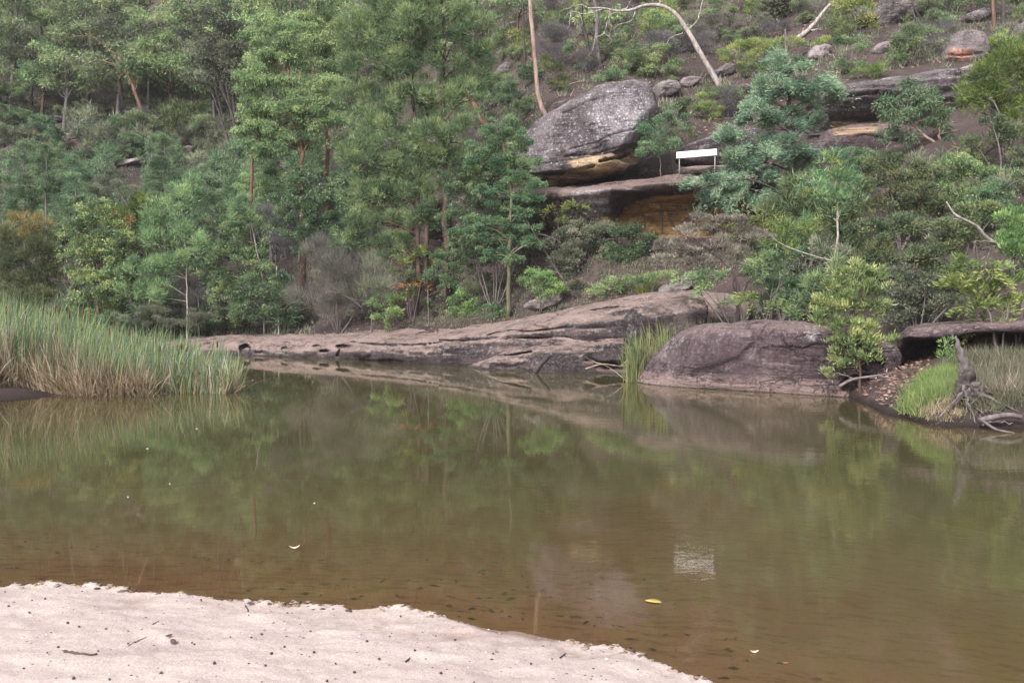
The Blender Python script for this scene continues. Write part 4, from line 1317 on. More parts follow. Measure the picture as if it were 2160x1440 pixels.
plant('shrub', 'shrub', 'light green ferny shrub low on the litter bank, the lower of two', 'fern', 41.3, [(812, 655, 22, 10), (828, 665, 20, 9), (808, 672, 18, 8)], 'fresh', r=.02, lai=2.4)
plant('shrub', 'shrub', 'light green ferny shrub low on the litter bank, the upper of two', 'fern', 42.0, [(805, 628, 26, 9), (830, 635, 22, 9)], 'fresh', r=.02, lai=2.4)
plant('shrub', 'shrub', 'grey leafed shrub with arching stems left of the mossy trunk', 'tea', 39.8, [(1020, 600, 40, 26), (1045, 625, 34, 24), (1000, 580, 30, 22), (1060, 645, 26, 20)], 'greygrn', r=.03, lai=1.8)
plant('shrub', 'shrub', 'light green leafy shrub at the foot of the bank beside the ledge', 'small', 40.3, [(975, 640, 28, 18), (960, 662, 24, 14), (990, 660, 22, 14), (995, 615, 24, 18)], 'fresh', r=.03, lai=2.2)
plant('shrub', 'shrub', 'bright green broad leafed shrub right of the mossy trunk', 'small', 37.2, [(1110, 585, 26, 16), (1140, 598, 34, 16), (1165, 608, 26, 14), (1140, 620, 30, 10)], 'fresh', r=.03, lai=2.6)
plant('shrub', 'shrub', 'tangled shrub mixed with dead sticks below the stained cliff', 'small', 38.2, [(1200, 515, 44, 30), (1240, 495, 40, 28), (1185, 560, 44, 28), (1245, 545, 42, 32), (1215, 590, 46, 20), (1260, 585, 34, 20), (1165, 590, 26, 16)], 'greygrn', r=.04, lai=2.0, extra=[('dry_foliage', 'small', [(1245, 500, 30, 20), (1190, 540, 30, 14)], 'rusty', .8)])
plant('shrub', 'shrub', 'dark leafy shrub at the mouth of the orange cave', 'small', 37.6, [(1300, 520, 40, 28), (1340, 505, 40, 26), (1375, 525, 36, 28), (1310, 555, 42, 26), (1355, 555, 40, 26), (1290, 585, 30, 16), (1335, 588, 34, 14)], 'laureld', r=.04, lai=2.4)
plant('shrub', 'shrub', 'fine yellowish shrub on the stained cliff face', 'fern', 38.4, [(1175, 448, 24, 10), (1210, 440, 22, 10), (1190, 470, 20, 8)], 'yellow', r=.02, lai=1.4)
plant('shrub', 'shrub', 'leafy green branches hanging beside the she-oak\'s lower trunk', 'small', 41, [(960, 540, 36, 20), (930, 575, 34, 20), (985, 570, 24, 16), (945, 610, 30, 18)], 'laureld', [[(905, 600), (940, 560), (965, 535)]], r=.025, lai=2.0)
plant('dead_shrub', 'shrub', 'dark twiggy shrub in the shade left of the orange dying branch', 'twig', 41.8, [(790, 580, 34, 30), (770, 620, 34, 26)], 'greygrn', r=.03, lai=1.2)
plant('shrub', 'shrub', 'grey leafed shrub growing before the huge boulder\'s right shoulder', 'small', 39.9, [(1365, 290, 36, 30), (1395, 275, 30, 30), (1405, 320, 34, 28), (1370, 330, 30, 22), (1420, 260, 26, 26)], 'bluegrn', [[(1395, 370), (1390, 330), (1375, 280)]], r=.03, lai=1.2, sparse=.1)
plant('shrub', 'shrub', 'rusty dark shrub between the huge boulder and the white sign', 'small', 42.8, [(1420, 250, 30, 26), (1445, 230, 26, 22), (1440, 285, 26, 22)], 'rusty', r=.03, lai=1.8)

plant('shrub', 'shrub', 'low green leafy shrub on the bare bank under the cave', 'small', 35.9, [(1285, 612, 34, 14), (1320, 600, 30, 14), (1260, 625, 22, 9)], 'gum', r=.02, lai=2.2)
plant('shrub', 'shrub', 'straggling grey green shrub above the flat cracked rock', 'tea', 37.4, [(1195, 612, 36, 14), (1235, 618, 30, 12), (1225, 600, 24, 12)], 'greygrn', r=.02, lai=1.9)
plant('shrub', 'shrub', 'pale green shrub at the top edge of the upper slab', 'tea', 34.9, [(1370, 592, 30, 14), (1400, 585, 30, 16), (1345, 598, 20, 10)], 'gum', r=.02, lai=1.8)
plant('shrub', 'shrub', 'small dark leafy shrub on the bank left of the mossy trunk\'s foot', 'small', 38.4, [(1030, 655, 26, 12), (1055, 668, 22, 9)], 'laureld', r=.02, lai=2.2)

# --- right side
plant('wattle_tree', 'wattle', 'feathery blue green wattle tree standing over the white sign', 'wattle', 35.5,
      [(1665, 135, 47, 29), (1625, 160, 47, 32), (1700, 165, 47, 35), (1600, 205, 43, 32), (1655, 205, 54, 37), (1715, 215, 41, 37), (1590, 255, 38, 32), (1640, 265, 54, 37), (1705, 270, 45, 37), (1560, 310, 41, 32), (1610, 320, 49, 37), (1670, 325, 49, 40), (1715, 330, 34, 35),
       (1545, 355, 36, 27), (1590, 375, 47, 32), (1650, 385, 49, 35), (1490, 395, 32, 21), (1530, 405, 41, 24), (1580, 420, 47, 27), (1640, 435, 43, 27), (1500, 425, 36, 18), (1560, 445, 43, 18)],
      'wattle', [[(1690, 500), (1686, 440), (1680, 350), (1668, 240), (1660, 140)]], r=.10, bark='dark', lai=4.4)
plant('sapling', 'tree', 'slender sapling with a thin pale trunk in front of the purple rock face', 'oak', 29,
      [(1762, 345, 26, 24), (1750, 385, 36, 24), (1790, 390, 30, 24), (1725, 420, 34, 22), (1780, 430, 36, 24), (1740, 455, 36, 22), (1710, 395, 22, 16)], 'yellow' if False else 'oak', [[(1766, 600), (1763, 520), (1767, 440), (1762, 340), (1758, 310)]], r=.045, bark='pale', lai=1.5, sparse=.05,
      extra=[('young_tips', 'tea', [(1755, 350, 22, 22), (1705, 415, 24, 14), (1775, 380, 20, 18)], 'yellow', 1.2)])
plant('gum_tree', 'gum tree', 'drooping gum sapling leaning out from the right over the rock face', 'gum', 38,
      [(1885, 225, 34, 24), (1925, 205, 36, 24), (1965, 220, 36, 24), (1895, 260, 34, 20), (1940, 255, 36, 24), (1985, 250, 30, 24), (1870, 285, 24, 14), (1920, 285, 26, 14), (2005, 280, 22, 18)], 'bluegrn', [[(2030, 322), (1990, 310), (1960, 292), (1928, 266), (1910, 235)], [(1985, 305), (1980, 280), (1975, 240)]], r=.07, bark='tan', lai=1.9)
plant('shrub', 'shrub', 'vivid green dense shrub at the upper right edge', 'oak', 33.5, [(2110, 150, 40, 34), (2150, 130, 40, 36), (2070, 190, 38, 30), (2115, 200, 44, 34), (2155, 190, 40, 40), (2060, 225, 30, 20), (2100, 235, 36, 20), (2150, 240, 40, 24)], 'vivid', r=.06, lai=2.4,
      extra=[('dry_tips', 'small', [(2110, 165, 36, 28), (2150, 150, 30, 26)], 'rusty', .4)])
plant('shrub', 'shrub', 'rust flecked olive shrub right of the pale trunked sapling', 'small', 29.5, [(1860, 360, 36, 24), (1905, 350, 36, 26), (1850, 400, 40, 28), (1910, 400, 44, 32), (1960, 385, 36, 30), (1870, 445, 44, 30), (1930, 450, 46, 34)], 'rusty', r=.05, lai=2.3)
plant('shrub', 'shrub', 'light green small leafed shrub under the drooping gum sapling', 'small', 31, [(2010, 350, 40, 24), (2045, 358, 30, 18), (2020, 385, 44, 28), (2070, 388, 44, 26), (2125, 385, 40, 26), (2000, 420, 36, 26), (2060, 420, 44, 28), (2120, 415, 44, 28)], 'gum', r=.05, lai=2.3)
plant('shrub', 'shrub', 'rusty green shrub at the right edge below the vivid shrub', 'small', 31.5, [(2095, 268, 32, 18), (2145, 290, 30, 30), (2050, 300, 18, 18), (2150, 335, 26, 24)], 'rusty', r=.05, lai=2.2)
plant('shrub', 'shrub', 'large dark olive shrub behind the leafy bush on the boulder', 'small', 25, [(1840, 500, 44, 32), (1890, 490, 46, 34), (1950, 500, 46, 36), (1860, 550, 44, 34), (1920, 560, 50, 36), (1985, 540, 40, 34), (1900, 610, 46, 34), (1960, 610, 44, 34), (1925, 655, 50, 26), (1990, 590, 34, 34)], 'rusty', [[(1915, 690), (1918, 600), (1925, 520)]], r=.06, bark='dark', lai=2.4)
plant('shrub', 'shrub', 'dark shaded shrub in the gap behind the boulder and the overhanging shelf', 'small', 23.9, [(1890, 640, 34, 26), (1930, 650, 36, 26), (1975, 640, 34, 28), (1900, 600, 34, 24), (1950, 605, 40, 24), (1905, 680, 26, 18), (2010, 640, 26, 24)], 'gumdark', r=.04, lai=2.4)
plant('shrub', 'shrub', 'olive green shrub crossed by the white dead branch', 'small', 25, [(2030, 470, 40, 30), (2075, 460, 40, 30), (2120, 470, 40, 30), (2040, 520, 40, 30), (2090, 520, 36, 26), (2010, 500, 30, 26)], 'olive', r=.05, lai=2.2)
plant('shrub', 'shrub', 'bright green broad leafed shrub touching the right edge', 'bush', 21.8, [(2140, 470, 30, 24), (2155, 505, 36, 28), (2130, 525, 26, 22), (2165, 540, 36, 26)], 'fresh', r=.04, lai=2.6)
plant('shrub', 'shrub', 'feathery yellow tipped shrub above the dark rock overhang', 'fern', 21.0, [(2035, 560, 34, 20), (2085, 575, 40, 24), (2020, 610, 30, 18), (2075, 620, 44, 24), (2130, 600, 40, 26), (2060, 650, 40, 20), (2120, 650, 44, 24), (2095, 690, 40, 16), (2040, 590, 26, 16)], 'yellow', [[(2105, 760), (2095, 700), (2080, 630)], [(2110, 760), (2120, 690), (2135, 620)]], r=.035, lai=2.6, bark='grey')
plant('bush', 'bush', 'bright yellow green leafy bush growing on the right end of the big boulder', 'bush', 22.0,
      [(1800, 580, 34, 18), (1840, 590, 34, 20), (1770, 615, 36, 20), (1820, 620, 44, 22), (1740, 645, 32, 18), (1790, 655, 42, 22), (1840, 650, 34, 22), (1740, 675, 26, 14), (1780, 690, 40, 18), (1830, 695, 36, 18), (1790, 725, 46, 18), (1850, 730, 36, 20), (1770, 750, 30, 14), (1835, 755, 40, 14), (1750, 790, 12, 10), (1785, 775, 18, 9), (1875, 745, 16, 14)],
      'bush', [[(1815, 800), (1812, 745), (1805, 690), (1800, 620)], [(1812, 770), (1780, 740), (1760, 700)]], r=.028, bark='brown', lai=3.2, base=(1815, 800, 22.0))
plant('tea_tree', 'tea-tree', 'spreading lilac grey tea-tree with dark twisted stems behind the boulder', 'tea', 29,
      [(1440, 500, 34, 14), (1490, 490, 40, 16), (1545, 480, 40, 16), (1410, 525, 34, 14), (1460, 535, 40, 16), (1520, 520, 44, 18), (1580, 500, 40, 16), (1560, 545, 40, 18), (1480, 565, 40, 14), (1420, 550, 36, 12), (1500, 465, 40, 12)], 'teagrey', [[(1556, 660), (1558, 610), (1540, 570), (1500, 530)], [(1560, 640), (1585, 580), (1600, 540)], [(1553, 650), (1545, 600), (1556, 550)]], r=.05, bark='dark', lai=2.8,
      extra=[('young_tips', 'fern', [(1560, 468, 40, 8), (1640, 462, 40, 8), (1600, 480, 40, 10), (1510, 480, 30, 8)], 'yellow', 1.4)])
plant('shrub', 'shrub', 'airy yellow green shrub spreading above the reeds behind the boulder', 'fern', 28, [(1450, 590, 40, 14), (1500, 600, 40, 14), (1540, 585, 36, 14), (1610, 560, 46, 18), (1660, 545, 46, 18), (1630, 600, 46, 18), (1690, 590, 40, 20), (1600, 640, 46, 12), (1680, 630, 40, 16)], 'oak', r=.04, lai=1.6)
plant('shrub', 'shrub', 'soft yellow green shrub below the wattle tree', 'oak', 31, [(1640, 490, 40, 20), (1690, 480, 40, 24), (1740, 500, 36, 26), (1700, 530, 44, 24), (1750, 560, 36, 30)], 'yellow', r=.04, lai=1.5)
plant('shrub', 'shrub', 'green shrub behind the top of the leafy boulder bush', 'oak', 27, [(1720, 610, 34, 24), (1760, 570, 30, 24), (1690, 650, 40, 20)], 'oak', r=.04, lai=1.8)
plant('shrub', 'shrub', 'small bright spiky shrub with yellow twigs behind the boulder\'s top', 'fern', 26.4, [(1610, 632, 30, 8), (1640, 645, 24, 7), (1585, 625, 20, 7)], 'yellow', r=.02, lai=1.8)
plant('shrub', 'shrub', 'small green sprig growing in the hollow under the overhanging shelf', 'bush', 19.3, [(1998, 725, 10, 8), (2008, 745, 12, 9), (1990, 755, 10, 9)], 'fresh', r=.012, lai=2.2)

# --- scrub on the open slope at the upper right
slope_scrub = [
    ('mustard green shrub on the slope right of the dead white limb', 'tea', 'yellow', [(1560, 120, 36, 26), (1600, 105, 34, 22), (1590, 140, 34, 18)]),
    ('yellow green shrub left of the wattle tree\'s top', 'tea', 'yellow', [(1500, 215, 34, 22), (1535, 205, 30, 20), (1490, 245, 26, 18)]),
    ('grey purple shrub at the foot of the dead limb tree', 'tea', 'lilacgrn', [(1530, 55, 40, 26), (1570, 70, 30, 20)]),
    ('green shrub hiding the top of the huge boulder', 'small', 'gum', [(1330, 130, 34, 22), (1370, 120, 40, 26), (1400, 140, 30, 18), (1350, 155, 30, 12)]),
    ('fresh green shrub left of the shrubs over the huge boulder', 'small', 'oak', [(1290, 160, 26, 16), (1265, 175, 22, 12), (1310, 150, 20, 14)]),
    ('dark rounded shrub on the slope left of the tall bare trunk\'s foot', 'tea', 'olive', [(1165, 150, 30, 26), (1185, 180, 24, 16)]),
    ('olive shrub on the slope below the tall bare trunk', 'small', 'olive', [(1110, 225, 30, 22), (1085, 240, 24, 16)]),
    ('green shrub under the fallen grey trunk', 'tea', 'yellow', [(1700, 95, 40, 10), (1760, 90, 34, 9)]),
    ('dense green shrub left of the upright round boulder', 'small', 'gumgrey', [(1905, 95, 40, 30), (1950, 80, 34, 24), (1890, 125, 34, 20)]),
    ('grassy bright tuft shrub on top of the layered terrace', 'oak', 'vivid', [(1845, 155, 32, 10), (1820, 160, 20, 8)]),
    ('grey green shrub above the layered terrace', 'small', 'gumgrey', [(1800, 100, 36, 28), (1790, 140, 30, 20)]),
    ('small green shrub beside the orange trunk at the top right', 'small', 'gumgrey', [(2050, 10, 40, 26), (2130, 15, 40, 26)]),
    ('dark tree crown at the top edge right of the dead limb tree', 'farleaf', 'gumdark', [(1600, 25, 46, 30), (1650, 15, 46, 30), (1690, 30, 30, 22)]),
    ('bushy green shrub behind the tall bare trunk', 'small', 'gumgrey', [(1060, 30, 30, 26), (1075, 80, 30, 26), (1050, 110, 26, 22)]),
    ('green shrub at the foot of the red brown broken stump', 'small', 'oak', [(1010, 215, 24, 18), (985, 240, 26, 18)]),
    ('green shrub between the dead limb and the bare trunk', 'small', 'oak', [(1230, 110, 24, 20), (1240, 140, 24, 16)]),
    ('broad green crown under the arching dead limb', 'farleaf', 'gum', [(1275, 45, 40, 24), (1310, 70, 34, 20)]),
    ('bluish tuft of leaves beside the dead limb\'s bend', 'small', 'gum', [(1390, 60, 30, 20), (1370, 40, 24, 16)]),
    ('low grassy shrub on the purple rocks of the top right', 'small', 'oak', [(2000, 45, 20, 12), (1975, 60, 20, 10)]),
    ('grey shrub at the right edge above the boulder', 'small', 'gumgrey', [(2120, 85, 30, 20)]),
    ('fine grey shrub below the dark flat rock', 'tea', 'greygrn', [(1360, 365, 24, 12), (1320, 368, 14, 8)]),
]
for lab, sp, pal, lobes in slope_scrub:
    bxm = np.mean([l[0] for l in lobes])
    bym = max(l[1] + .8 * l[3] for l in lobes)
    d = hit(bxm, bym, 36)
    plant('shrub', 'shrub', lab, sp, d, lobes, pal, r=.05, lai=2.0, scale=1.15 if d > 45 else 1.0)


# --- dead wood
def wood(name, cat, label, paths, d, r, bark, ground=True, taper=.3, kids=None, group=None, jit=.5, n=14):
    """Bare trunks, limbs and logs; paths in photo pixels (a third number sets a point's own distance)."""
    pts0 = [P(p[0], p[1], p[2] if len(p) > 2 else d) for p in paths[0]]
    base = pts0[0].copy()
    if ground:
        g = GP(paths[0][0][0], d)
        if base[2] > g[2] - .05:
            pts0 = [g - np.array([0, 0, .15])] + pts0
            base = g
    root = tag(empty(name, base), label, cat, group)
    b = Bag()
    q = spline(pts0, n * 2)
    b.tube(q + jit * r * .5 * np.stack([fbm(q * 1.5, 2), fbm(q * 1.5 + 9, 2), fbm(q * 1.5 + 4, 2)], -1), np.linspace(r, r * taper, n * 2), 8, wob=.3)
    link('trunk', b.mesh('trunk', BARK[bark], off=base), root)
    for p in paths[1:]:
        rr = p[0]
        bb = Bag()
        pp = [P(t[0], t[1], (t[2] if len(t) > 2 else d)) for t in p[1:]]
        q = spline(pp, max(6, 5 * len(pp)))
        bb.tube(q + .4 * rr * rng.normal(size=q.shape), np.linspace(rr, rr * .25, len(q)), 6)
        link('branch', bb.mesh('branch', BARK[bark], off=base), root)
    return root


wood('dead_tree', 'dead tree', 'dead tree with a long white limb arching left over the slope',
     [[(1518, 184), (1496, 145), (1468, 95), (1440, 50), (1420, 25), (1393, 12), (1360, 12), (1330, 22), (1300, 24), (1270, 18), (1240, 18)],
      (.05, (1393, 12), (1385, -20), (1380, -60)), (.035, (1310, 24), (1285, 35), (1275, 70), (1255, 82), (1250, 105), (1240, 120)), (.03, (1285, 22), (1285, 50), (1290, 55), (1284, 80)), (.035, (1270, 20), (1235, 30), (1205, 25), (1190, 40)),
      (.03, (1320, 22), (1330, 0), (1340, -30)), (.03, (1240, 18), (1220, 10), (1180, 25)), (.028, (1205, 27), (1200, 55), (1195, 65)), (.03, (1345, 15), (1330, 45), (1300, 55), (1296, 75)), (.04, (1448, 65), (1470, 45), (1480, 10), (1490, -30)), (.028, (1440, 70), (1415, 80), (1402, 100)),
      (.02, (1275, 70), (1290, 85), (1282, 95)), (.02, (1222, 28), (1228, 50), (1215, 70))],
     hit(1518, 184, 38), .155, 'pale', taper=.25)
wood('bare_tree', 'bare tree', 'tall straight tan bare trunk left of the huge boulder', [[(1152, 247), (1142, 222), (1132, 180), (1127, 110), (1121, 40), (1117, -30), (1112, -200), (1105, -420)], (.03, (1118, 10), (1105, -20), (1080, -40)), (.03, (1136, 205), (1140, 215), (1137, 225))], hit(1152, 247, 40), .13, 'tan', taper=.55)
wood('leaning_tree', 'leaning tree', 'leaning orange barked trunk on the left hillside', [[(326, 318), (315, 275), (300, 240), (285, 195), (268, 155), (250, 120)], (.05, (285, 195), (290, 170), (283, 145)), (.06, (262, 145), (210, 128), (170, 140), (110, 160)), (.05, (268, 150), (250, 165), (253, 190)), (.04, (250, 120), (190, 70), (210, 55)), (.035, (200, 75), (120, 80), (60, 70))], hit(326, 318, 40), .17, 'orange', taper=.55)
for lab, pth, r, bk in [
    ('dark slim trunk left of the bright gum, the left of a close pair', [(488, 312), (474, 262), (462, 215), (450, 160)], .09, 'dark'),
    ('dark slim trunk left of the bright gum, the right of a close pair', [(500, 300), (490, 250), (482, 205), (470, 140)], .09, 'dark'),
    ('thin dark trunk by itself under the grey green gum', [(449, 288), (448, 240), (452, 190), (440, 130)], .06, 'dark'),
    ('short dark trunk standing in the scrub above the sapling', [(304, 390), (301, 350), (299, 330)], .07, 'dark'),
    ('dark crooked trunk below the dead limb\'s hanging branches', [(1245, 150), (1240, 95), (1228, 50), (1226, 0)], .12, 'dark'),
    ('thicker dark trunk right of the crooked one under the dead limb', [(1266, 140), (1258, 90), (1260, 40), (1250, -20)], .14, 'grey'),
    ('slender dark trunk beside the tall bare trunk', [(1110, 165), (1106, 110), (1104, 40), (1100, -30)], .06, 'dark'),
    ('orange trunk at the top right edge of the slope', [(2097, 70), (2096, 30), (2092, -20), (2088, -120)], .11, 'orange'),
    ('dark trunk right of the orange trunk at the top right', [(2117, 62), (2116, 20), (2115, -40), (2112, -150)], .13, 'dark'),
    ('grey bare snag standing behind the wattle tree\'s top', [(1658, 135), (1658, 100), (1656, 62)], .08, 'grey'),
    ('thin dead stick on the open slope left of the round boulder', [(1950, 50), (1930, 20), (1920, -5)], .05, 'dark'),
    ('dark trunk at the far left of the hillside', [(48, 200), (35, 140), (28, 60), (22, -20)], .12, 'dark')]:
    wood('bare_tree', 'bare tree', lab, [pth], hit(pth[0][0], pth[0][1], 40), r, bk, taper=.6)
wood('broken_stump', 'stump', 'thick red brown broken trunk leaning at the she-oak\'s right side', [[(1030, 276), (1016, 252), (1006, 230), (985, 200), (960, 185)]], hit(1030, 276, 40), .19, 'orange', taper=.5)
wood('fallen_log', 'log', 'grey fallen trunk pointing up the slope at the top right', [[(1675, 85), (1700, 68), (1722, 45), (1738, 25), (1752, 8)], (.06, (1705, 65), (1735, 62), (1790, 50), (1845, 38))], hit(1690, 82, 40) - .4, .14, 'pale', ground=False, taper=.5)
wood('fallen_stick', 'stick', 'thin pale stick lying on the slope above the huge boulder', [[(1178, 186), (1200, 178), (1235, 169)]], hit(1200, 184, 40) - .3, .05, 'tan', ground=False)
wood('fallen_stick', 'stick', 'long dead pole leaning down the bank right of the mossy trunk', [[(1205, 612), (1180, 578), (1150, 530), (1120, 480), (1105, 455)], (.02, (1150, 530), (1130, 515), (1115, 512)), (.018, (1165, 555), (1185, 540), (1200, 522))], 38.0, .05, 'grey', ground=False)
wood('fallen_stick', 'stick', 'dead branch lying on the ground below the cave\'s left end', [[(1130, 492), (1160, 500), (1200, 520)], (.015, (1160, 500), (1180, 498), (1205, 505))], 38.6, .035, 'grey', ground=False)
wood('dead_stick', 'stick', 'white dead branch sticking out of the olive shrub on the right', [[(2108, 516, 24.6), (2085, 505, 24.4), (2060, 478, 24.2), (2030, 462, 24), (2012, 450, 24), (1996, 425, 24)], (.018, (2105, 514, 24.5), (2080, 508, 24.2), (2048, 510, 24)), (.015, (2030, 462, 24), (2010, 462, 24))], 24, .055, 'pale', ground=False, taper=.25)
wood('fallen_stick', 'stick', 'bare grey sticks crossing the twiggy shrub left of centre', [[(765, 650), (740, 630), (700, 615), (665, 630)], (.015, (740, 630), (770, 635), (788, 640)), (.015, (745, 585), (770, 615), (790, 640)), (.014, (700, 600), (740, 625), (760, 645))], 42.3, .025, 'grey', ground=False)
wood('dead_stick', 'stick', 'thin pale stem leaning across the yellow green shrub behind the boulder', [[(1765, 553, 27), (1700, 535, 27), (1650, 515, 27), (1622, 495, 27)]], 27, .022, 'pale', ground=False)
wood('driftwood', 'log', 'short dark log standing slanted in the water before the wedge slab', [[(1128, 786), (1140, 770), (1152, 757), (1159, 750)]], 30.6, .085, 'dark', ground=False, taper=.75)
wood('driftwood', 'log', 'pale branching stick half sunk below the wedge slab', [[(1235, 778), (1270, 768), (1310, 772), (1335, 765)], (.02, (1270, 768), (1250, 762), (1236, 752)), (.02, (1310, 772), (1325, 757), (1328, 748))], 29.9, .03, 'tan', ground=False)
# --- stump with a spike on the right bank
b0 = GP(2040, 17.4)
st = tag(empty('stump', b0), 'weathered grey stump with a tall splintered spike on the right bank', 'stump')
bg1 = Bag()
pp = [P(2052, 838, 17.35), P(2046, 812, 17.4), P(2040, 785, 17.5), P(2030, 757, 17.5), P(2021, 730, 17.5), P(2017, 708, 17.5)]
q = spline(pp, 30)
q[:, 0] += .012 * np.sin(np.arange(30) * 1.3)
bg1.tube(q, np.interp(np.linspace(0, 1, 30), [0, .2, .4, .6, .85, 1], [.20, .16, .12, .075, .04, .012]), 12, wob=.5)
link('spike', bg1.mesh('spike', BARK['grey'], off=b0), st)
rm_ = boulder('', [(2008, 838), (2020, 812), (2028, 800), (2030, 782), (2040, 770), (2050, 785), (2058, 806), (2072, 818), (2084, 842), (2050, 846), (2030, 842)], 17.4, .18, BARK['dark'], amp=.13, freq=7, name='root_mass', parent=st, nu=50, nv=30)
rm_.location = rm_.location - st.location
for k in range(9):
    bg2 = Bag()
    s = P(2044 + rng.uniform(-16, 18), 822 + rng.uniform(-10, 8), 17.25)
    dd = 16.95 + rng.uniform(-.1, .3)
    ex = 2044 + [-95, -70, -48, -20, 18, 40, 60, 84, 110][k]
    e = GP(ex, dd)
    m_ = (s + e) / 2
    m_[2] = max(m_[2], float(gz(m_[0], m_[1])) + .03)
    qq = spline([s, m_, e], 12) + rng.normal(size=(12, 3)) * .014
    bg2.tube(qq, np.linspace(.036, .010, 12) * rng.uniform(.6, 1.1), 6, wob=.6)
    link('root', bg2.mesh('root', BARK['grey' if k % 4 == 0 else 'dark'], off=b0), st)
wood('log', 'log', 'split grey log lying at the water\'s edge below the stump', [[(2066, 887), (2100, 880), (2130, 875), (2155, 880)], (.03, (2070, 890), (2105, 890), (2140, 893)), (.02, (2075, 898), (2068, 880), (2072, 868))], 16.6, .055, 'grey', ground=False, taper=.7)
wood('driftwood', 'log', 'thin driftwood pole floating below the split log', [[(2068, 884, 16.5), (2100, 905, 16.0), (2140, 914, 15.9)]], 16.2, .025, 'grey', ground=False, taper=.6)
wood('fallen_stick', 'stick', 'twisted grey root crossing the hollow at the boulder\'s right end', [[(1770, 815, 21.3), (1800, 800, 21.2), (1850, 792, 21.0), (1890, 785, 21.0)], (.02, (1800, 800, 21.2), (1780, 790, 21.2), (1740, 785, 21.2)), (.02, (1850, 792, 21), (1900, 800, 20.6), (1930, 808, 20.4))], 21.2, .04, 'grey', ground=False)
# ------------------------------------------------------------------ sign
def box_np(x0, x1, y0, y1, z0, z1, M=None, o=(0, 0, 0)):
    V = np.array([(x, y, z) for x in (x0, x1) for y in (y0, y1) for z in (z0, z1)], float)
    if M is not None:
        V = V @ np.asarray(M).T
    V = V + np.asarray(o)
    Q = np.array([(0, 1, 3, 2), (4, 6, 7, 5), (0, 4, 5, 1), (2, 3, 7, 6), (0, 2, 6, 4), (1, 5, 7, 3)])
    return V, Q


def plain_mat(name, col, rough=.5, spec=.3, metal=0.0):
    m = new_mat(name)
    k = N(m)
    g = k.geo()
    c = k.mix(0.5, col, k.ramp(k.noise(g.outputs['Position'], 7, 4, .6), [(.3, .85), (.7, 1.1)]), 'MULTIPLY')
    b = k.n('ShaderNodeBsdfPrincipled')
    b.inputs['Roughness'].default_value = rough
    b.inputs['Specular IOR Level'].default_value = spec
    b.inputs['Metallic'].default_value = metal
    k.l(c, b.inputs['Base Color'])
    out = k.n('ShaderNodeOutputMaterial')
    k.l(b.outputs[0], out.inputs[0])
    return m


M_SIGN = plain_mat('white_board', (.80, .80, .81), .45)
M_POST = plain_mat('galvanised_post', (.30, .31, .33), .5, .4, .3)
SA, SB = P(1427, 328, 38.6), P(1512, 321, 38.3)
ax = unit(SB - SA)
th = math.radians(50)                                           # the board leans back towards the sky
upv = unit(np.array([0, math.cos(th), math.sin(th)]) - ax * (np.array([0, math.cos(th), math.sin(th)]) @ ax))
nv_ = np.cross(ax, upv)
M3 = np.stack([ax, nv_, upv], 1)
wd_ = np.linalg.norm(SB - SA)
sb = P(1434, 368, 38.7)
sg = tag(empty('sign', sb), 'white blank sign board on two thin posts on the cliff top', 'sign')
V, Q = box_np(0, wd_, -.015, .015, -.17, .17, M3, SA - sb)
link('board', mesh_np('board', V, Q, M_SIGN), sg)
for fr in (.07, .95):
    t0 = SA + ax * wd_ * fr - nv_ * .03 - upv * .18
    foot = np.array([t0[0], t0[1] + .03, sb[2] - .12])
    V, q, t = tube_np(np.array([foot, (foot + t0) / 2, t0]) - sb, [.018, .018, .018], 8)
    link('post', mesh_np('post', V, q, M_POST, Ft=t, shade=True), sg)

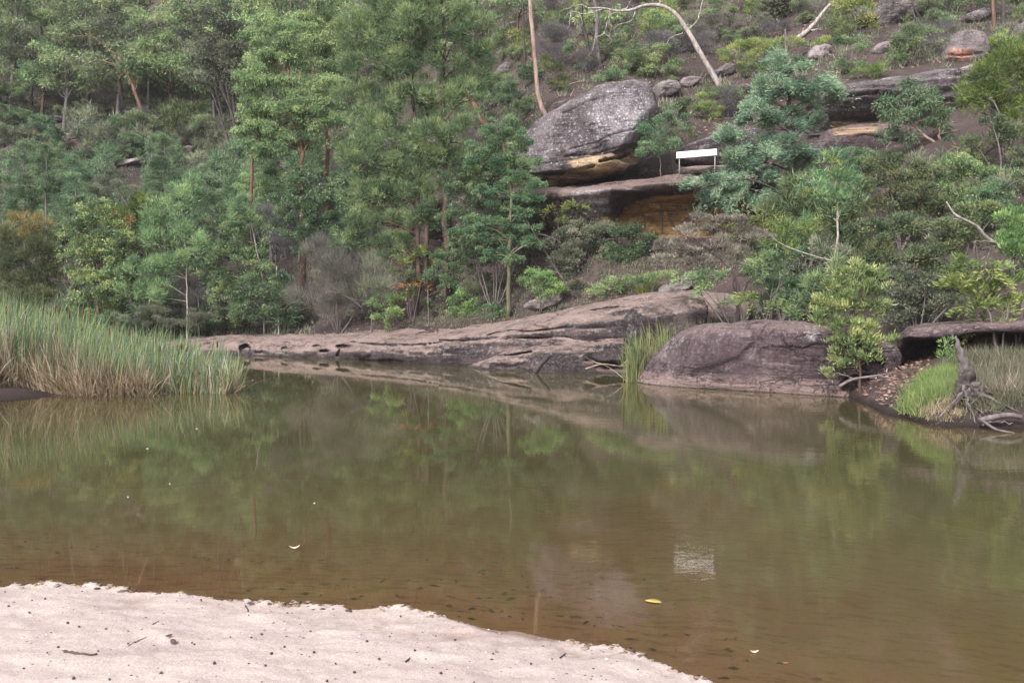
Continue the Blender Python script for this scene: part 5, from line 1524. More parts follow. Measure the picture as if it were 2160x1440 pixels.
# ------------------------------------------------------------------ fill plants of the hillside
def local_tree(kind):
    """A prototype plant built round its own origin."""
    if kind == 'gum':
        H = rng.uniform(5.0, 7.0)
        ang = rng.random() * 6 + np.arange(9) * 2.4
        rr_ = rng.uniform(.3, 1.9, 9)
        lobes = [(np.array((rr_[k] * math.cos(ang[k]), rr_[k] * math.sin(ang[k]), H * rng.uniform(.55, 1.0) * (1 - .06 * rr_[k]))), rng.uniform(.6, 1.05), rng.uniform(.6, 1.05), rng.uniform(.35, .6)) for k in range(9)]
        sp, tr, lai = 'farleaf', .13, 2.3
    elif kind == 'oak':
        H = rng.uniform(4, 5.5)
        lobes = [(np.array((rng.normal(0, .35), rng.normal(0, .35), H * f)), .95 - .6 * f, .95 - .6 * f, .65) for f in (.3, .45, .6, .75, .9, 1.0)]
        sp, tr, lai = 'farfine', .08, 2.0
    elif kind == 'shrub':
        lobes = [(np.array((rng.normal(0, .65), rng.normal(0, .65), rng.uniform(.25, 1.7))), rng.uniform(.3, .7), rng.uniform(.3, .7), rng.uniform(.3, .5)) for _ in range(7)]
        H, sp, tr, lai = .8, 'farfine', .05, 2.0
    elif kind == 'leafy':
        lobes = [(np.array((rng.normal(0, .5), rng.normal(0, .5), rng.uniform(.4, 1.8))), rng.uniform(.4, .75), rng.uniform(.4, .75), rng.uniform(.35, .6)) for _ in range(6)]
        H, sp, tr, lai = 1.2, 'small', .05, 2.2
    else:
        lobes = [(np.array((rng.normal(0, .5), rng.normal(0, .5), rng.uniform(.5, 1.5))), .7, .7, .6) for _ in range(4)]
        H, sp, tr, lai = .6, 'twig', .045, 1.3
    b = Bag()
    n = 9
    q = np.stack([.25 * fbm(np.stack([np.linspace(0, 2, n) + 9 * rng.random(), np.zeros(n), np.zeros(n)], -1), 2) * np.linspace(0, 1, n) * H * .3,
                  .2 * fbm(np.stack([np.linspace(0, 2, n) + 9 * rng.random(), np.zeros(n), np.ones(n)], -1), 2) * np.linspace(0, 1, n) * H * .3, np.linspace(-.3, H * .9, n)], -1)
    b.tube(q, np.linspace(tr, tr * .35, n), 6)
    for c, rx, ry, rz in lobes:
        i = int(np.argmin(np.linalg.norm(q - c * np.array([.3, .3, .75]), axis=1)))
        m_ = (q[i] + c) / 2 + rng.normal(size=3) * .15
        b.tube(spline([q[i], m_, c], 6), np.linspace(tr * .45, .012, 6), 5)
        e = c + rng.normal(size=3) * np.array([rx, ry, rz]) * .7
        b.tube(spline([m_, (c + e) / 2, e], 5), np.linspace(tr * .25, .008, 5), 4)
    return b, crown_np(lobes, sp, lai, maxn=9000)


KINDS = {
    'gum_a': ('gum', 'gumgrey', 'grey', 'gum_tree', 'gum tree'), 'gum_b': ('gum', 'gum', 'brown', 'gum_tree', 'gum tree'), 'gum_c': ('gum', 'gumdark', 'dark', 'gum_tree', 'gum tree'),
    'oak_a': ('oak', 'oak', 'brown', 'she_oak_tree', 'she-oak'), 'oak_b': ('oak', 'bluegrn', 'grey', 'she_oak_tree', 'she-oak'),
    'shrub_a': ('shrub', 'olive', 'dark', 'shrub', 'shrub'), 'shrub_b': ('shrub', 'greygrn', 'dark', 'shrub', 'shrub'), 'shrub_c': ('shrub', 'yellow', 'dark', 'shrub', 'shrub'),
    'leafy_a': ('leafy', 'bluegrn', 'dark', 'shrub', 'shrub'), 'leafy_b': ('leafy', 'gumgrey', 'dark', 'shrub', 'shrub'), 'leafy_c': ('leafy', 'laureld', 'dark', 'shrub', 'shrub'),
    'twig_a': ('twig', 'lilac', 'grey', 'dead_shrub', 'shrub'), 'twig_b': ('twig', 'lilacgrn', 'grey', 'dead_shrub', 'shrub'),
}
PROTO = {}
for kd, (shape, pal, bark, nm, cat) in KINDS.items():
    PROTO[kd] = []
    for v in range(3):
        b, (V, q, t) = local_tree(shape)
        PROTO[kd].append((b.mesh('trunk', BARK[bark]), mesh_np('crown', V, q, leafm(pal), tint=t)))


frng = np.random.default_rng(77)
# small rocks and stems that stay in view between the plants
CLEAR = [(147, 290, 10), (25, 318, 12), (322, 312, 6), (398, 318, 10), (482, 375, 8), (474, 400, 6), (590, 425, 24), (275, 345, 24), (290, 420, 12), (304, 380, 4), (612, 365, 4), (2100, 340, 14), (1728, 120, 20), (1860, 108, 20), (1868, 50, 30), (1720, 70, 30), (2055, 45, 30), (2035, 135, 34)]
SKIP = set([1, 2, 4, 5, 6, 7, 8, 10, 12, 13, 14, 17, 18, 19, 20, 23, 24, 25, 28, 29, 30, 31, 32, 34, 35, 36, 37, 38, 42, 43, 44, 45, 46, 47, 48, 49, 51, 52, 54, 56, 61, 62, 63, 64, 67, 68, 69, 70, 71, 73, 74, 78, 79, 81, 82, 83, 84, 85, 86, 88, 91, 92, 93, 94, 95, 97, 99, 102, 103, 104, 105, 106, 107, 110, 112, 115, 116, 117, 118, 120, 121, 122, 126, 129, 130, 131, 133, 134, 135, 137, 138, 141, 143, 144, 145, 146, 147, 148, 150, 151, 152, 153, 154, 157, 158, 160, 161, 163, 164, 165, 166, 168, 169, 171, 172, 174, 175, 176, 177, 179, 181, 182, 184, 185, 186, 187, 189, 190, 191, 193, 194, 196, 201, 203, 204, 206, 207, 209, 212, 213, 214, 215, 216, 220, 224, 228, 229, 233, 235, 239, 240, 241, 242, 244, 247, 252, 254, 260, 263, 265, 266, 268, 269, 270, 271, 276, 280, 281, 282, 285, 287, 288, 291, 294, 298, 299, 300, 301, 305, 311, 312, 314, 315, 316, 317, 319, 320, 321, 322, 323, 325, 327, 328, 332, 333, 335, 336, 341, 345, 346, 347, 348, 355, 360, 361, 363, 365, 366, 368, 369, 370, 372, 373, 374, 384, 387, 391, 402, 403, 406, 407, 409, 413, 415, 417, 419, 426, 427, 429, 434, 435, 436, 438, 441, 442, 444, 452, 465, 467, 472, 473, 474, 475, 476, 478, 479, 480, 481, 483, 485, 486, 491, 498, 503, 505, 506, 509, 515, 523, 524, 525, 530, 531, 535, 538, 540, 541, 545, 546, 548, 550, 551, 552, 555, 556, 557, 558, 560, 574, 577, 580, 581, 583, 585, 587, 588, 589, 596, 597, 598, 599, 601, 603, 604, 605, 607, 610, 613, 615, 618, 620, 621, 622, 623, 627, 628, 633, 636, 640, 642, 643, 650, 652, 654, 656, 659, 664, 666, 668, 669, 673, 677, 678, 680, 681, 687, 690, 693, 694, 695, 699, 702, 703, 704, 707, 712, 713, 715, 716, 717, 718, 719, 720, 721, 722, 723, 724, 725, 726, 732, 735, 738, 740, 756, 770, 775, 779, 790, 798, 799, 801, 802, 803, 805])
MASS = set([219, 231, 232, 243, 245, 249, 262, 278, 289, 296, 297, 302, 307, 310, 313, 329, 337, 338, 343, 344, 349, 351, 352, 353, 358, 382, 383, 385, 388, 392, 408, 420, 422, 424, 430, 432, 433, 446, 447, 453, 455, 459, 462, 466, 470, 477, 488, 494, 514, 522, 528, 532, 536, 542, 561, 568, 594, 631, 638, 646, 647, 685, 714, 736, 743, 744, 748, 758])
NFILL = [0]
mass_V, mass_F, mass_T, mass_n = {}, {}, {}, {}


def place(kd, x, y, s, label, group):
    shape, pal, bark, nm, cat = KINDS[kd]
    tm, cm = PROTO[kd][frng.integers(3)]
    rot = (frng.normal() * .05, frng.normal() * .05, frng.random() * 6.28)
    scl = (s * frng.uniform(.9, 1.15), s * frng.uniform(.9, 1.15), s)
    NFILL[0] += 1
    if NFILL[0] in SKIP:
        return 1
    if NFILL[0] in MASS:
        v = np.empty(len(cm.vertices) * 3, np.float32)
        cm.vertices.foreach_get('co', v)
        c_, s_ = math.cos(rot[2]), math.sin(rot[2])
        v = v.reshape(-1, 3) * np.array(scl) @ np.array([[c_, s_, 0], [-s_, c_, 0], [0, 0, 1.0]]) + np.array([x, y, float(gz(x, y)) - .05])
        k_ = len(cm.polygons[0].vertices)
        tt = np.empty(len(cm.vertices), np.float32)
        cm.attributes['tint'].data.foreach_get('value', tt)
        L_ = mass_V.setdefault((pal, k_), [])
        L_.append((v, tt))
        return 1
    r = tag(empty(nm, (x, y, float(gz(x, y)) - .05)), label, cat, group)
    r.rotation_euler = rot
    r.scale = scl
    r['fid'] = NFILL[0]
    istree = 'tree' in nm
    link('trunk' if istree else 'stem', tm, r)
    link('crown' if istree else 'foliage', cm, r)
    return r


pts = []


def scatter(px0, px1, d0, d1, n, mind, fn, pymin=-60, pymax=9999):
    tries = 0
    done = 0
    while done < n and tries < n * 40:
        tries += 1
        px = frng.uniform(px0, px1)
        d = math.sqrt(frng.uniform(d0 * d0, d1 * d1))
        x = (px - 1080) / F * d
        if any((x - a) ** 2 + (d - b) ** 2 < (mind * .5 + c * .5) ** 2 for a, b, c in pts):
            continue
        z = float(gz(x, d))
        ppx, ppy = proj(np.array([x, d, z]))
        if not (pymin < ppy < pymax):
            continue
        if any(abs(ppx - a) < w_ + 22 and b - 4 < ppy < b + 75 for a, b, w_ in CLEAR):
            continue
        r = fn(float(ppx), float(ppy), x, d)
        if r:
            pts.append((x, d, mind))
            done += 1
    return done


def lab_of(kd, zone):
    words = {'gum_a': 'grey green gum', 'gum_b': 'orange barked gum', 'gum_c': 'dark gum', 'oak_a': 'green she-oak', 'oak_b': 'blue green she-oak',
             'shrub_a': 'olive shrub', 'shrub_b': 'fine grey shrub', 'shrub_c': 'yellow green shrub', 'leafy_a': 'bluish leafy shrub', 'leafy_b': 'grey leafy shrub', 'leafy_c': 'dark leafy shrub',
             'twig_a': 'leafless lilac shrub', 'twig_b': 'twiggy grey shrub'}
    return words[kd] + ' ' + zone, words[kd] + 's ' + zone


def forest(zone, table, smin, smax, veto=None):
    def fn(px, py, x, d):
        if veto and veto(px, py):
            return None
        kd = table[frng.integers(len(table))]
        l, g = lab_of(kd, zone)
        o = place(kd, x, d, frng.uniform(smin, smax), l, g)
        if o == 1:
            return o
        o['fill'] = l[:-len(zone) - 1]
        return o
    return fn


scatter(-180, 720, 57, 116, 190, 2.15, forest('in the forest along the top left of the slope', ['gum_a', 'gum_b', 'gum_b', 'gum_a', 'gum_c', 'gum_a'], .85, 1.3), pymin=-60, pymax=300)
scatter(690, 1120, 58, 110, 26, 2.4, forest('on the slope behind the big she-oak', ['gum_a', 'oak_a', 'gum_b'], .7, 1.0), pymin=-40, pymax=200)
scatter(-150, 720, 55, 100, 130, 1.3, forest('on the shaded middle of the left slope', ['shrub_b', 'twig_a', 'shrub_a', 'leafy_b', 'twig_b', 'leafy_c', 'shrub_b'], .9, 1.5), pymin=90, pymax=330)
scatter(-150, 740, 53, 80, 150, .75, forest('on the shaded middle of the left slope', ['shrub_b', 'leafy_b', 'shrub_a', 'leafy_a', 'twig_b', 'leafy_b'], .55, 1.0), pymin=170, pymax=420)
scatter(-150, 760, 48.5, 62, 150, .95, forest('on the lower left slope behind the shore trees', ['leafy_a', 'leafy_b', 'oak_b', 'shrub_b', 'leafy_a', 'oak_b', 'leafy_c'], .75, 1.2), pymin=290, pymax=560)
scatter(-150, 640, 46.5, 50, 18, 1.5, forest('low along the dark bank behind the reeds', ['leafy_c', 'shrub_a', 'leafy_c', 'shrub_b'], .7, 1.0), pymin=560)


def veto_r(px, py):
    return (1080 < px < 1400 and 160 < py) or (1400 < px < 1620 and py > 250) or (px > 1690 and py > 165) or (1420 < px < 1550 and 120 < py < 190)


scatter(1090, 2300, 46, 68, 135, 1.0, forest('on the open upper right slope', ['shrub_a', 'shrub_c', 'twig_b', 'leafy_b', 'twig_a', 'shrub_b', 'leafy_b'], .4, .8, veto_r), pymin=-30, pymax=250)
scatter(1090, 2400, 64, 80, 12, 3.5, forest('along the top edge of the right slope', ['gum_a', 'gum_c', 'gum_a'], .7, 1.0), pymin=-110, pymax=30)
scatter(690, 1130, 44.5, 62, 45, 1.1, forest('on the slope under the big she-oak', ['leafy_b', 'shrub_b', 'twig_b', 'leafy_c', 'shrub_a'], .6, .9), pymin=60, pymax=560)
scatter(1600, 2350, 27, 40, 26, 1.5, forest('in the thicket on the right bank', ['leafy_b', 'shrub_a', 'leafy_c', 'shrub_b'], .6, .95, lambda a, b: a < 1800 and b < 420 or (b < 400 and a < 2030)), pymin=380, pymax=680)
scatter(2250, 2500, 19, 30, 3, 1.6, forest('on the bank beyond the right edge', ['leafy_b'], .6, .9))
scatter(2190, 2700, 26, 58, 14, 2.6, forest('on the slope beyond the right edge', ['leafy_b', 'shrub_b', 'gum_a', 'leafy_c'], .7, 1.1))

for (pal_, k_), lst in mass_V.items():
    V = np.concatenate([a for a, _ in lst])
    link('low_scrub', mesh_np('low_scrub', V, np.arange(len(V)).reshape(-1, k_), leafm(pal_), tint=np.concatenate([b for _, b in lst])))['kind'] = 'stuff'

# each fill plant is told apart by the landmark it stands next to
LAND = [('the bright green gum tree', 600, 200), ('the dense dark gum', 450, 100), ('the leaning orange trunk', 290, 210), ('the conical sapling', 345, 360), ('the bright leafy shrub', 205, 530),
        ('the slanting white trunk', 540, 530), ('the straight white trunk', 392, 520), ('the big she-oak', 880, 220), ('the dark glossy tree', 650, 450), ('the mustard topped shrub', 60, 540), ('the tall bare trunk', 1128, 110),
        ('the dead white limb', 1440, 60), ('the huge lichen boulder', 1270, 260), ('the wattle tree', 1640, 280), ('the upright round boulder', 2035, 105), ('the fallen grey trunk', 1720, 50), ('the layered terrace', 1850, 190),
        ('the vivid green edge shrub', 2110, 180), ('the drooping gum sapling', 1940, 245), ('the pale trunked sapling', 1763, 450), ('the white dead branch', 2050, 480), ('the top right orange trunk', 2097, 20),
        ('the two blue green saplings', 75, 370), ('the white sign', 1470, 325), ('the sloping rock face', 1860, 320), ('the red brown stump', 1015, 250), ('the small pale rock', 147, 290), ('the far left trunk', 35, 120),
        ('the pale gum crown', 680, 90)]
FILL = [o for o in scene.objects if o.get('group') and o.parent is None and o.get('fill')]
buckets = {}
for o in FILL:
    c_ = np.array(o.location) + np.array([0, 0, 1.2 * o.scale[2]])
    a, b = proj(c_)
    j = min(range(len(LAND)), key=lambda k: math.hypot(a - LAND[k][1], (b - LAND[k][2]) * 1.2))
    dx, dy = a - LAND[j][1], b - LAND[j][2]
    if math.hypot(dx, dy) < 26:
        w_ = 'right beside'
    elif abs(dx) > abs(dy) * 1.1:
        w_ = ('far ' if abs(dx) > 110 else '') + ('right of' if dx > 0 else 'left of')
    else:
        w_ = ('far ' if abs(dy) > 110 else '') + ('below' if dy > 0 else 'above')
    buckets.setdefault((o['fill'], w_, LAND[j][0]), []).append((a, o))
for (kind_, w_, land_), lst in buckets.items():
    lst.sort(key=lambda t: t[0])
    names_ = {1: [''], 2: [', the left of two', ', the right of two'], 3: [', leftmost of three', ', middle of three', ', rightmost of three'],
              4: [', leftmost of four', ', second from left', ', third from left', ', rightmost of four'], 5: [', leftmost of five', ', second from left', ', middle of five', ', second from right', ', rightmost of five'],
              6: [', leftmost of six', ', second from left', ', third from left', ', third from right', ', second from right', ', rightmost of six']}.get(len(lst))
    for k, (a, o) in enumerate(lst):
        o['label'] = kind_ + ' ' + w_ + ' ' + land_ + (names_[k] if names_ else '')
        if not names_:
            o['group'] = kind_ + 's ' + w_ + ' ' + land_
for o in FILL:
    del o['fill']
    del o['fid']

# ------------------------------------------------------------------ ground cover, leaf litter
def tufts(name, n, px0, px1, d0, d1, blades, hgt, cols, accept=None, spr=.10, wid=.012, label=None, lean=.42):
    C, T = [], []
    px = rng.uniform(px0, px1, n * 3)
    d = np.sqrt(rng.uniform(d0 ** 2, d1 ** 2, n * 3))
    x = (px - 1080) / F * d
    z = gz(x, d)
    ppx, ppy = proj(np.stack([x, d, z], -1))
    ok = z > .06
    if accept is not None:
        ok &= accept(ppx, ppy, x, d)
    x, d, z = x[ok][:n], d[ok][:n], z[ok][:n]
    n = len(x)
    base = np.repeat(np.stack([x, d, z], -1), blades, 0)
    base[:, :2] += rng.normal(size=(len(base), 2)) * spr
    hs = np.repeat(rng.uniform(.6, 1.25, n), blades) * hgt * rng.uniform(.6, 1.1, len(base))
    dv = unit(rng.normal(size=base.shape) * lean + np.array([0, 0, 1.0]))
    V, q = leaves(base, dv, hs, np.full(len(base), wid) * rng.uniform(.7, 1.3, len(base)), True)
    t = np.repeat(np.clip(np.repeat(rng.normal(.5, .2, n), blades) + rng.normal(0, .15, len(base)), 0, 1), 3)
    o = link(name, mesh_np(name, V, q, leaf_mat(name + '_leaves', cols), tint=t))
    return tag(o, label, kind='stuff')


rk_veto = lambda a, b, x, d: ~((a > 1080) & (a < 1640) & (b > 160) & (d < 46.5))
tufts('undergrowth', 6000, -150, 2350, 44, 92, 20, .42, PAL['greygrn'], rk_veto, spr=.22, wid=.04)
tufts('dry_grass', 1500, -150, 2350, 40, 85, 18, .32, PAL['lilacgrn'], rk_veto, spr=.16, wid=.022)
tufts('bank_weeds', 900, 760, 1520, 35, 42.5, 22, .20, PAL['greygrn'], lambda a, b, x, d: (b < 690) & (b > 520), spr=.14, wid=.022)
tufts('bright_grass', 210, 1915, 2015, 17.5, 19.2, 30, .30, ((.05, .085, .028), (.085, .135, .042), (.15, .19, .07)), None, spr=.11, wid=.010, lean=.55)
tufts('grey_grass', 620, 2030, 2330, 17.0, 20.5, 34, .34, ((.045, .065, .036), (.075, .10, .058), (.16, .165, .11)), lambda a, b, x, d: fbm(np.stack([x * 1.3, d * 1.3, 0 * x], -1), 3) > -.22, spr=.14, wid=.011, lean=.6)
tufts('grey_stalks', 90, 2030, 2330, 17.0, 20.0, 7, .48, ((.12, .10, .085), (.22, .19, .16), (.34, .30, .26)), None, spr=.16, wid=.010, lean=.5)
tufts('edge_grass', 130, 1860, 2040, 17.0, 18.3, 22, .16, ((.07, .085, .04), (.14, .14, .08), (.25, .22, .16)), None, spr=.08, wid=.010)
tufts('leaning_grass', 26, 1352, 1372, 35.4, 36.0, 60, .55, PAL['yellow'], None, spr=.12, wid=.012)

n = 15000
px = np.concatenate([rng.uniform(560, 1560, n), rng.uniform(1080, 2200, 7000), rng.uniform(1780, 1960, 1200)])
d = np.concatenate([rng.uniform(34.5, 44, n), rng.uniform(45, 64, 7000), rng.uniform(19, 22.5, 1200)])
x = (px - 1080) / F * d
z = gz(x, d)
ok = (z > .35) | ((d < 23) & (z > .1))
base = np.stack([x, d, z + .015], -1)[ok]
dv = unit(rng.normal(size=base.shape) * np.array([1, 1, .35]))
sc = np.where(base[:, 1] > 44, 1.6, 1.0)
V, q = leaves(base, dv, rng.uniform(.07, .15, len(base)) * sc, rng.uniform(.025, .05, len(base)) * sc)
tag(link('leaf_litter', mesh_np('leaf_litter', V, q, leaf_mat('dry_leaves', PAL['dryleaf'], .1, gain=(1, 1, 1)), tint=np.repeat(rng.random(len(base)), 4))), kind='stuff')

# ------------------------------------------------------------------ reeds
def blades_np(base, h, lean, bend, wid, az):
    """Curved strap leaves: five points each, bending over towards the azimuth."""
    n = len(base)
    K = 6
    t = np.linspace(0, 1, K)[None, :]
    ang = lean[:, None] + bend[:, None] * t ** 1.6
    seg = h[:, None] / (K - 1)
    dx = np.cumsum(np.concatenate([np.zeros((n, 1)), (np.sin(ang) * seg)[:, :-1]], 1), 1)
    dz = np.cumsum(np.concatenate([np.zeros((n, 1)), (np.cos(ang) * seg)[:, :-1]], 1), 1)
    ca, sa = np.cos(az)[:, None], np.sin(az)[:, None]
    ctr = np.stack([base[:, 0:1] + dx * ca, base[:, 1:2] + dx * sa, base[:, 2:3] + dz], -1)
    tw = rng.uniform(0, np.pi, n)[:, None]
    w = wid[:, None] * np.array([.8, 1, 1, .85, .6, .06])[None, :]
    sd = np.stack([np.cos(tw) * w, np.sin(tw) * w, 0 * w], -1)
    V = np.stack([ctr - sd / 2, ctr + sd / 2], 2).reshape(-1, 3)
    i = (np.arange(n) * 2 * K)[:, None] + (np.arange(K - 1) * 2)[None, :]
    q = np.stack([i, i + 1, i + 3, i + 2], -1).reshape(-1, 4)
    return V, q, 2 * K


GREEN_REED = ((.036, .072, .034), (.072, .125, .054), (.17, .20, .080))
DRY_REED = ((.17, .12, .075), (.36, .28, .18), (.52, .44, .33))
GREY_REED = ((.16, .13, .10), (.32, .28, .24), (.48, .44, .41))


def reed_area(n, front=False):
    px = rng.uniform(-190, 505, n * 2)
    f = np.interp(px, [-190, 0, 60, 120, 180, 300, 420, 470, 505], [21.9, 23.6, 23.7, 23.0, 22.5, 22.6, 23.0, 23.2, 23.8])
    b = np.interp(px, [-190, 0, 200, 300, 400, 450, 480, 505], [38, 38, 36, 34, 32.5, 30, 26.5, 24.6])
    u = rng.random(n * 2)
    d = f + (b - f) * (u ** 1.5 if not front else u ** 6 * .5)
    x = (px - 1080) / F * d
    dens = fbm(np.stack([x * .7, d * .7, 0 * x], -1), 3)
    thin = np.interp(px, [-190, 280, 380, 440, 505], [1, 1, .6, .4, .3])
    ok = (dens > -.38) & (rng.random(n * 2) < thin)
    px, x, d = px[ok][:n], x[ok][:n], d[ok][:n]
    z = np.maximum(gz(x, d), -.12) - .03
    return px, np.stack([x, d, z], -1)


def reed_h(px, d):
    return (1 + .30 * fbm(np.stack([px / 22, d * .9, 0 * d], -1), 3)) * np.interp(px, [-190, 0, 120, 220, 320, 420, 505], [2.25, 2.2, 2.1, 1.85, 1.50, 1.42, 1.25]) * np.interp(d, [22, 26, 38], [.80, .95, 1.0])


px, B = reed_area(7000)
V, q, kk = blades_np(B, reed_h(px, B[:, 1]) * rng.uniform(.45, 1.12, len(B)), np.abs(rng.normal(0, .13, len(B))), np.abs(rng.normal(.15, .35, len(B))), rng.uniform(.016, .028, len(B)), rng.normal(.2, 1.3, len(B)))
tag(link('reed_bed', mesh_np('reed_bed', V, q, leaf_mat('reed_green', GREEN_REED), tint=np.repeat(np.clip(rng.normal(.45, .25, len(B)), 0, 1), kk))), kind='stuff')
px, B = reed_area(4200)
V, q, kk = blades_np(B, reed_h(px, B[:, 1]) * rng.uniform(.35, 1.02, len(B)), np.abs(rng.normal(.05, .2, len(B))), np.abs(rng.normal(.3, .6, len(B))), rng.uniform(.012, .024, len(B)), rng.uniform(0, 6.28, len(B)))
tag(link('grey_reeds', mesh_np('grey_reeds', V, q, leaf_mat('reed_grey', GREY_REED, gain=(1, 1, 1)), tint=np.repeat(rng.random(len(B)), kk))), kind='stuff')
px, B = reed_area(3000, True)
V, q, kk = blades_np(B, rng.uniform(.35, 1.1, len(B)), np.abs(rng.normal(.25, .35, len(B))), np.abs(rng.normal(.9, .9, len(B))), rng.uniform(.014, .028, len(B)), rng.normal(-1.2, 1.5, len(B)))
tag(link('dry_reeds', mesh_np('dry_reeds', V, q, leaf_mat('reed_dry', DRY_REED, gain=(1, 1, 1)), tint=np.repeat(rng.random(len(B)), kk))), kind='stuff')

px, B = reed_area(1500, True)
V, q, kk = blades_np(B, reed_h(px, B[:, 1]) * rng.uniform(.35, .9, len(B)), np.abs(rng.normal(0, .14, len(B))), np.abs(rng.normal(.2, .35, len(B))), rng.uniform(.012, .022, len(B)), rng.uniform(0, 6.28, len(B)))
tag(link('tan_reeds', mesh_np('tan_reeds', V, q, leaf_mat('reed_dry', DRY_REED, gain=(1, 1, 1)), tint=np.repeat(rng.random(len(B)), kk))), kind='stuff')
# reeds by the boulder
n = 620
px = np.concatenate([rng.uniform(1325, 1410, 300), rng.uniform(1400, 1560, 300), rng.normal(1338, 9, 110)])
d = np.concatenate([rng.uniform(27.4, 28.4, 300), rng.uniform(27.0, 28.4, 300), rng.uniform(26.9, 27.3, 110)])
x = (px - 1080) / F * d
B = np.stack([x, d, np.maximum(gz(x, d), -.1)], -1)
n = len(B)
hh = np.interp(px, [1325, 1380, 1560], [1.35, 1.7, 1.9]) * rng.uniform(.55, 1.1, n)
V, q, kk = blades_np(B, hh, np.abs(rng.normal(0, .12, n)), np.abs(rng.normal(.15, .3, n)), rng.uniform(.016, .027, n), rng.uniform(0, 6.28, n))
tag(link('boulder_reeds', mesh_np('boulder_reeds', V, q, leaf_mat('reed_green', GREEN_REED), tint=np.repeat(np.clip(rng.normal(.6, .3, n), 0, 1), kk))), kind='stuff')
px = np.concatenate([rng.uniform(1325, 1370, 50), rng.uniform(1400, 1560, 110)])
d = rng.uniform(26.9, 28.2, len(px))
B = np.stack([(px - 1080) / F * d, d, np.full(len(px), -.03)], -1)
V, q, kk = blades_np(B, rng.uniform(.4, 1.4, len(B)), np.abs(rng.normal(.3, .3, len(B))), np.abs(rng.normal(.5, .6, len(B))), rng.uniform(.014, .024, len(B)), rng.uniform(0, 6.28, len(B)))
tag(link('boulder_dry_reeds', mesh_np('boulder_dry_reeds', V, q, leaf_mat('reed_dry', DRY_REED, gain=(1, 1, 1)), tint=np.repeat(rng.random(len(B)), kk))), kind='stuff')

# cattails among the reeds
M_CAT = bark_mat('cattail_brown', (.06, .028, .018), (.12, .055, .032), 20)
V1, q1, t1 = tube_np(np.array([(0, 0, 0), (.02, 0, .8), (.03, 0, 1.5)]), [.008, .007, .005], 5)
stalk_me = mesh_np('cattail', V1, q1, leaf_mat('reed_green', GREEN_REED), Ft=t1, tint=np.full(len(V1), .3))
V1, q1, t1 = tube_np(np.array([(.03, 0, 1.5), (.03, 0, 1.52), (.031, 0, 1.68), (.031, 0, 1.71)]), [.008, .02, .02, .006], 7)
head_me = mesh_np('seed_head', V1, q1, M_CAT, Ft=t1, shade=True)
ci = 0
for (cx, cy) in [(22, 672), (38, 676), (52, 652), (67, 668), (70, 680), (100, 650), (132, 655), (144, 690), (150, 662), (164, 672), (167, 704), (184, 690), (100, 700), (116, 668), (210, 690), (248, 692), (240, 700), (270, 700), (232, 684), (88, 690), (10, 690), (340, 735), (378, 733), (381, 730), (384, 736),
                 (459, 725), (176, 655), (196, 668), (14, 655), (120, 690), (290, 720), (60, 720), (30, 705)]:
    d = rng.uniform(24.5, 27.5) if cx < 300 else rng.uniform(24, 25)
    top = P(cx, cy, d)
    x, y = top[0] - .03, d
    z0 = max(float(gz(x, y)), -.1)
    s = (top[2] - z0) / 1.6
    c = link('cattail', stalk_me, None, (x, y, z0))
    tag(c, 'brown headed cattail standing among the green reeds on the left', 'cattail', 'cattails in the reed bed')
    c.rotation_euler = (rng.normal() * .05, rng.normal() * .05, rng.random() * 6)
    c.scale = (1, 1, s)
    link('seed_head', head_me, c)

# ------------------------------------------------------------------ small things on the sand and the water
M_STICK = BARK['grey']


def bz(px, py):
    """Point of the sand under a photo pixel."""
    z = .07
    for _ in range(12):
        p = at_z(px, py, z)
        z = .5 * z + .5 * float(beach_z(np.array([p[0]]), np.array([p[1]]))[0])
    p = at_z(px, py, z)
    return p


def stick(label, path, r, bark='dark', name='stick'):
    q = np.array([bz(a, b) + np.array([0, 0, r * .7]) for a, b in path])
    b0 = q[0].copy()
    n = 12
    q = spline(q, n) + np.random.default_rng(4).normal(size=(n, 3)) * r * .25
    V, qq, t = tube_np(q - b0, r * np.linspace(1.1, .6, n), 7, .4)
    o = link(name, mesh_np(name, V, qq, BARK[bark], Ft=t, shade=True), None, b0)
    return tag(o, label, 'stick')


stick('brown stick lying flat on the sand at the lower left', [(137, 1375), (165, 1379), (204, 1381)], .008, 'brown')
stick('thin pale twig half buried in the sand left of the curled leaf', [(270, 1362), (290, 1352), (308, 1344)], .005, 'tan')
stick('short dark curved stick standing by the water edge of the sand', [(518, 1278), (523, 1288), (524, 1298)], .005, 'dark')
stick('small dark twig on the sand at the bottom centre', [(856, 1396), (864, 1388)], .005, 'dark')
stick('thin dark twig on the sand below the crumbling edge', [(1182, 1388), (1193, 1378)], .005, 'dark')
stick('short forked twig lying on the left sand', [(322, 1317), (335, 1310)], .004, 'brown')


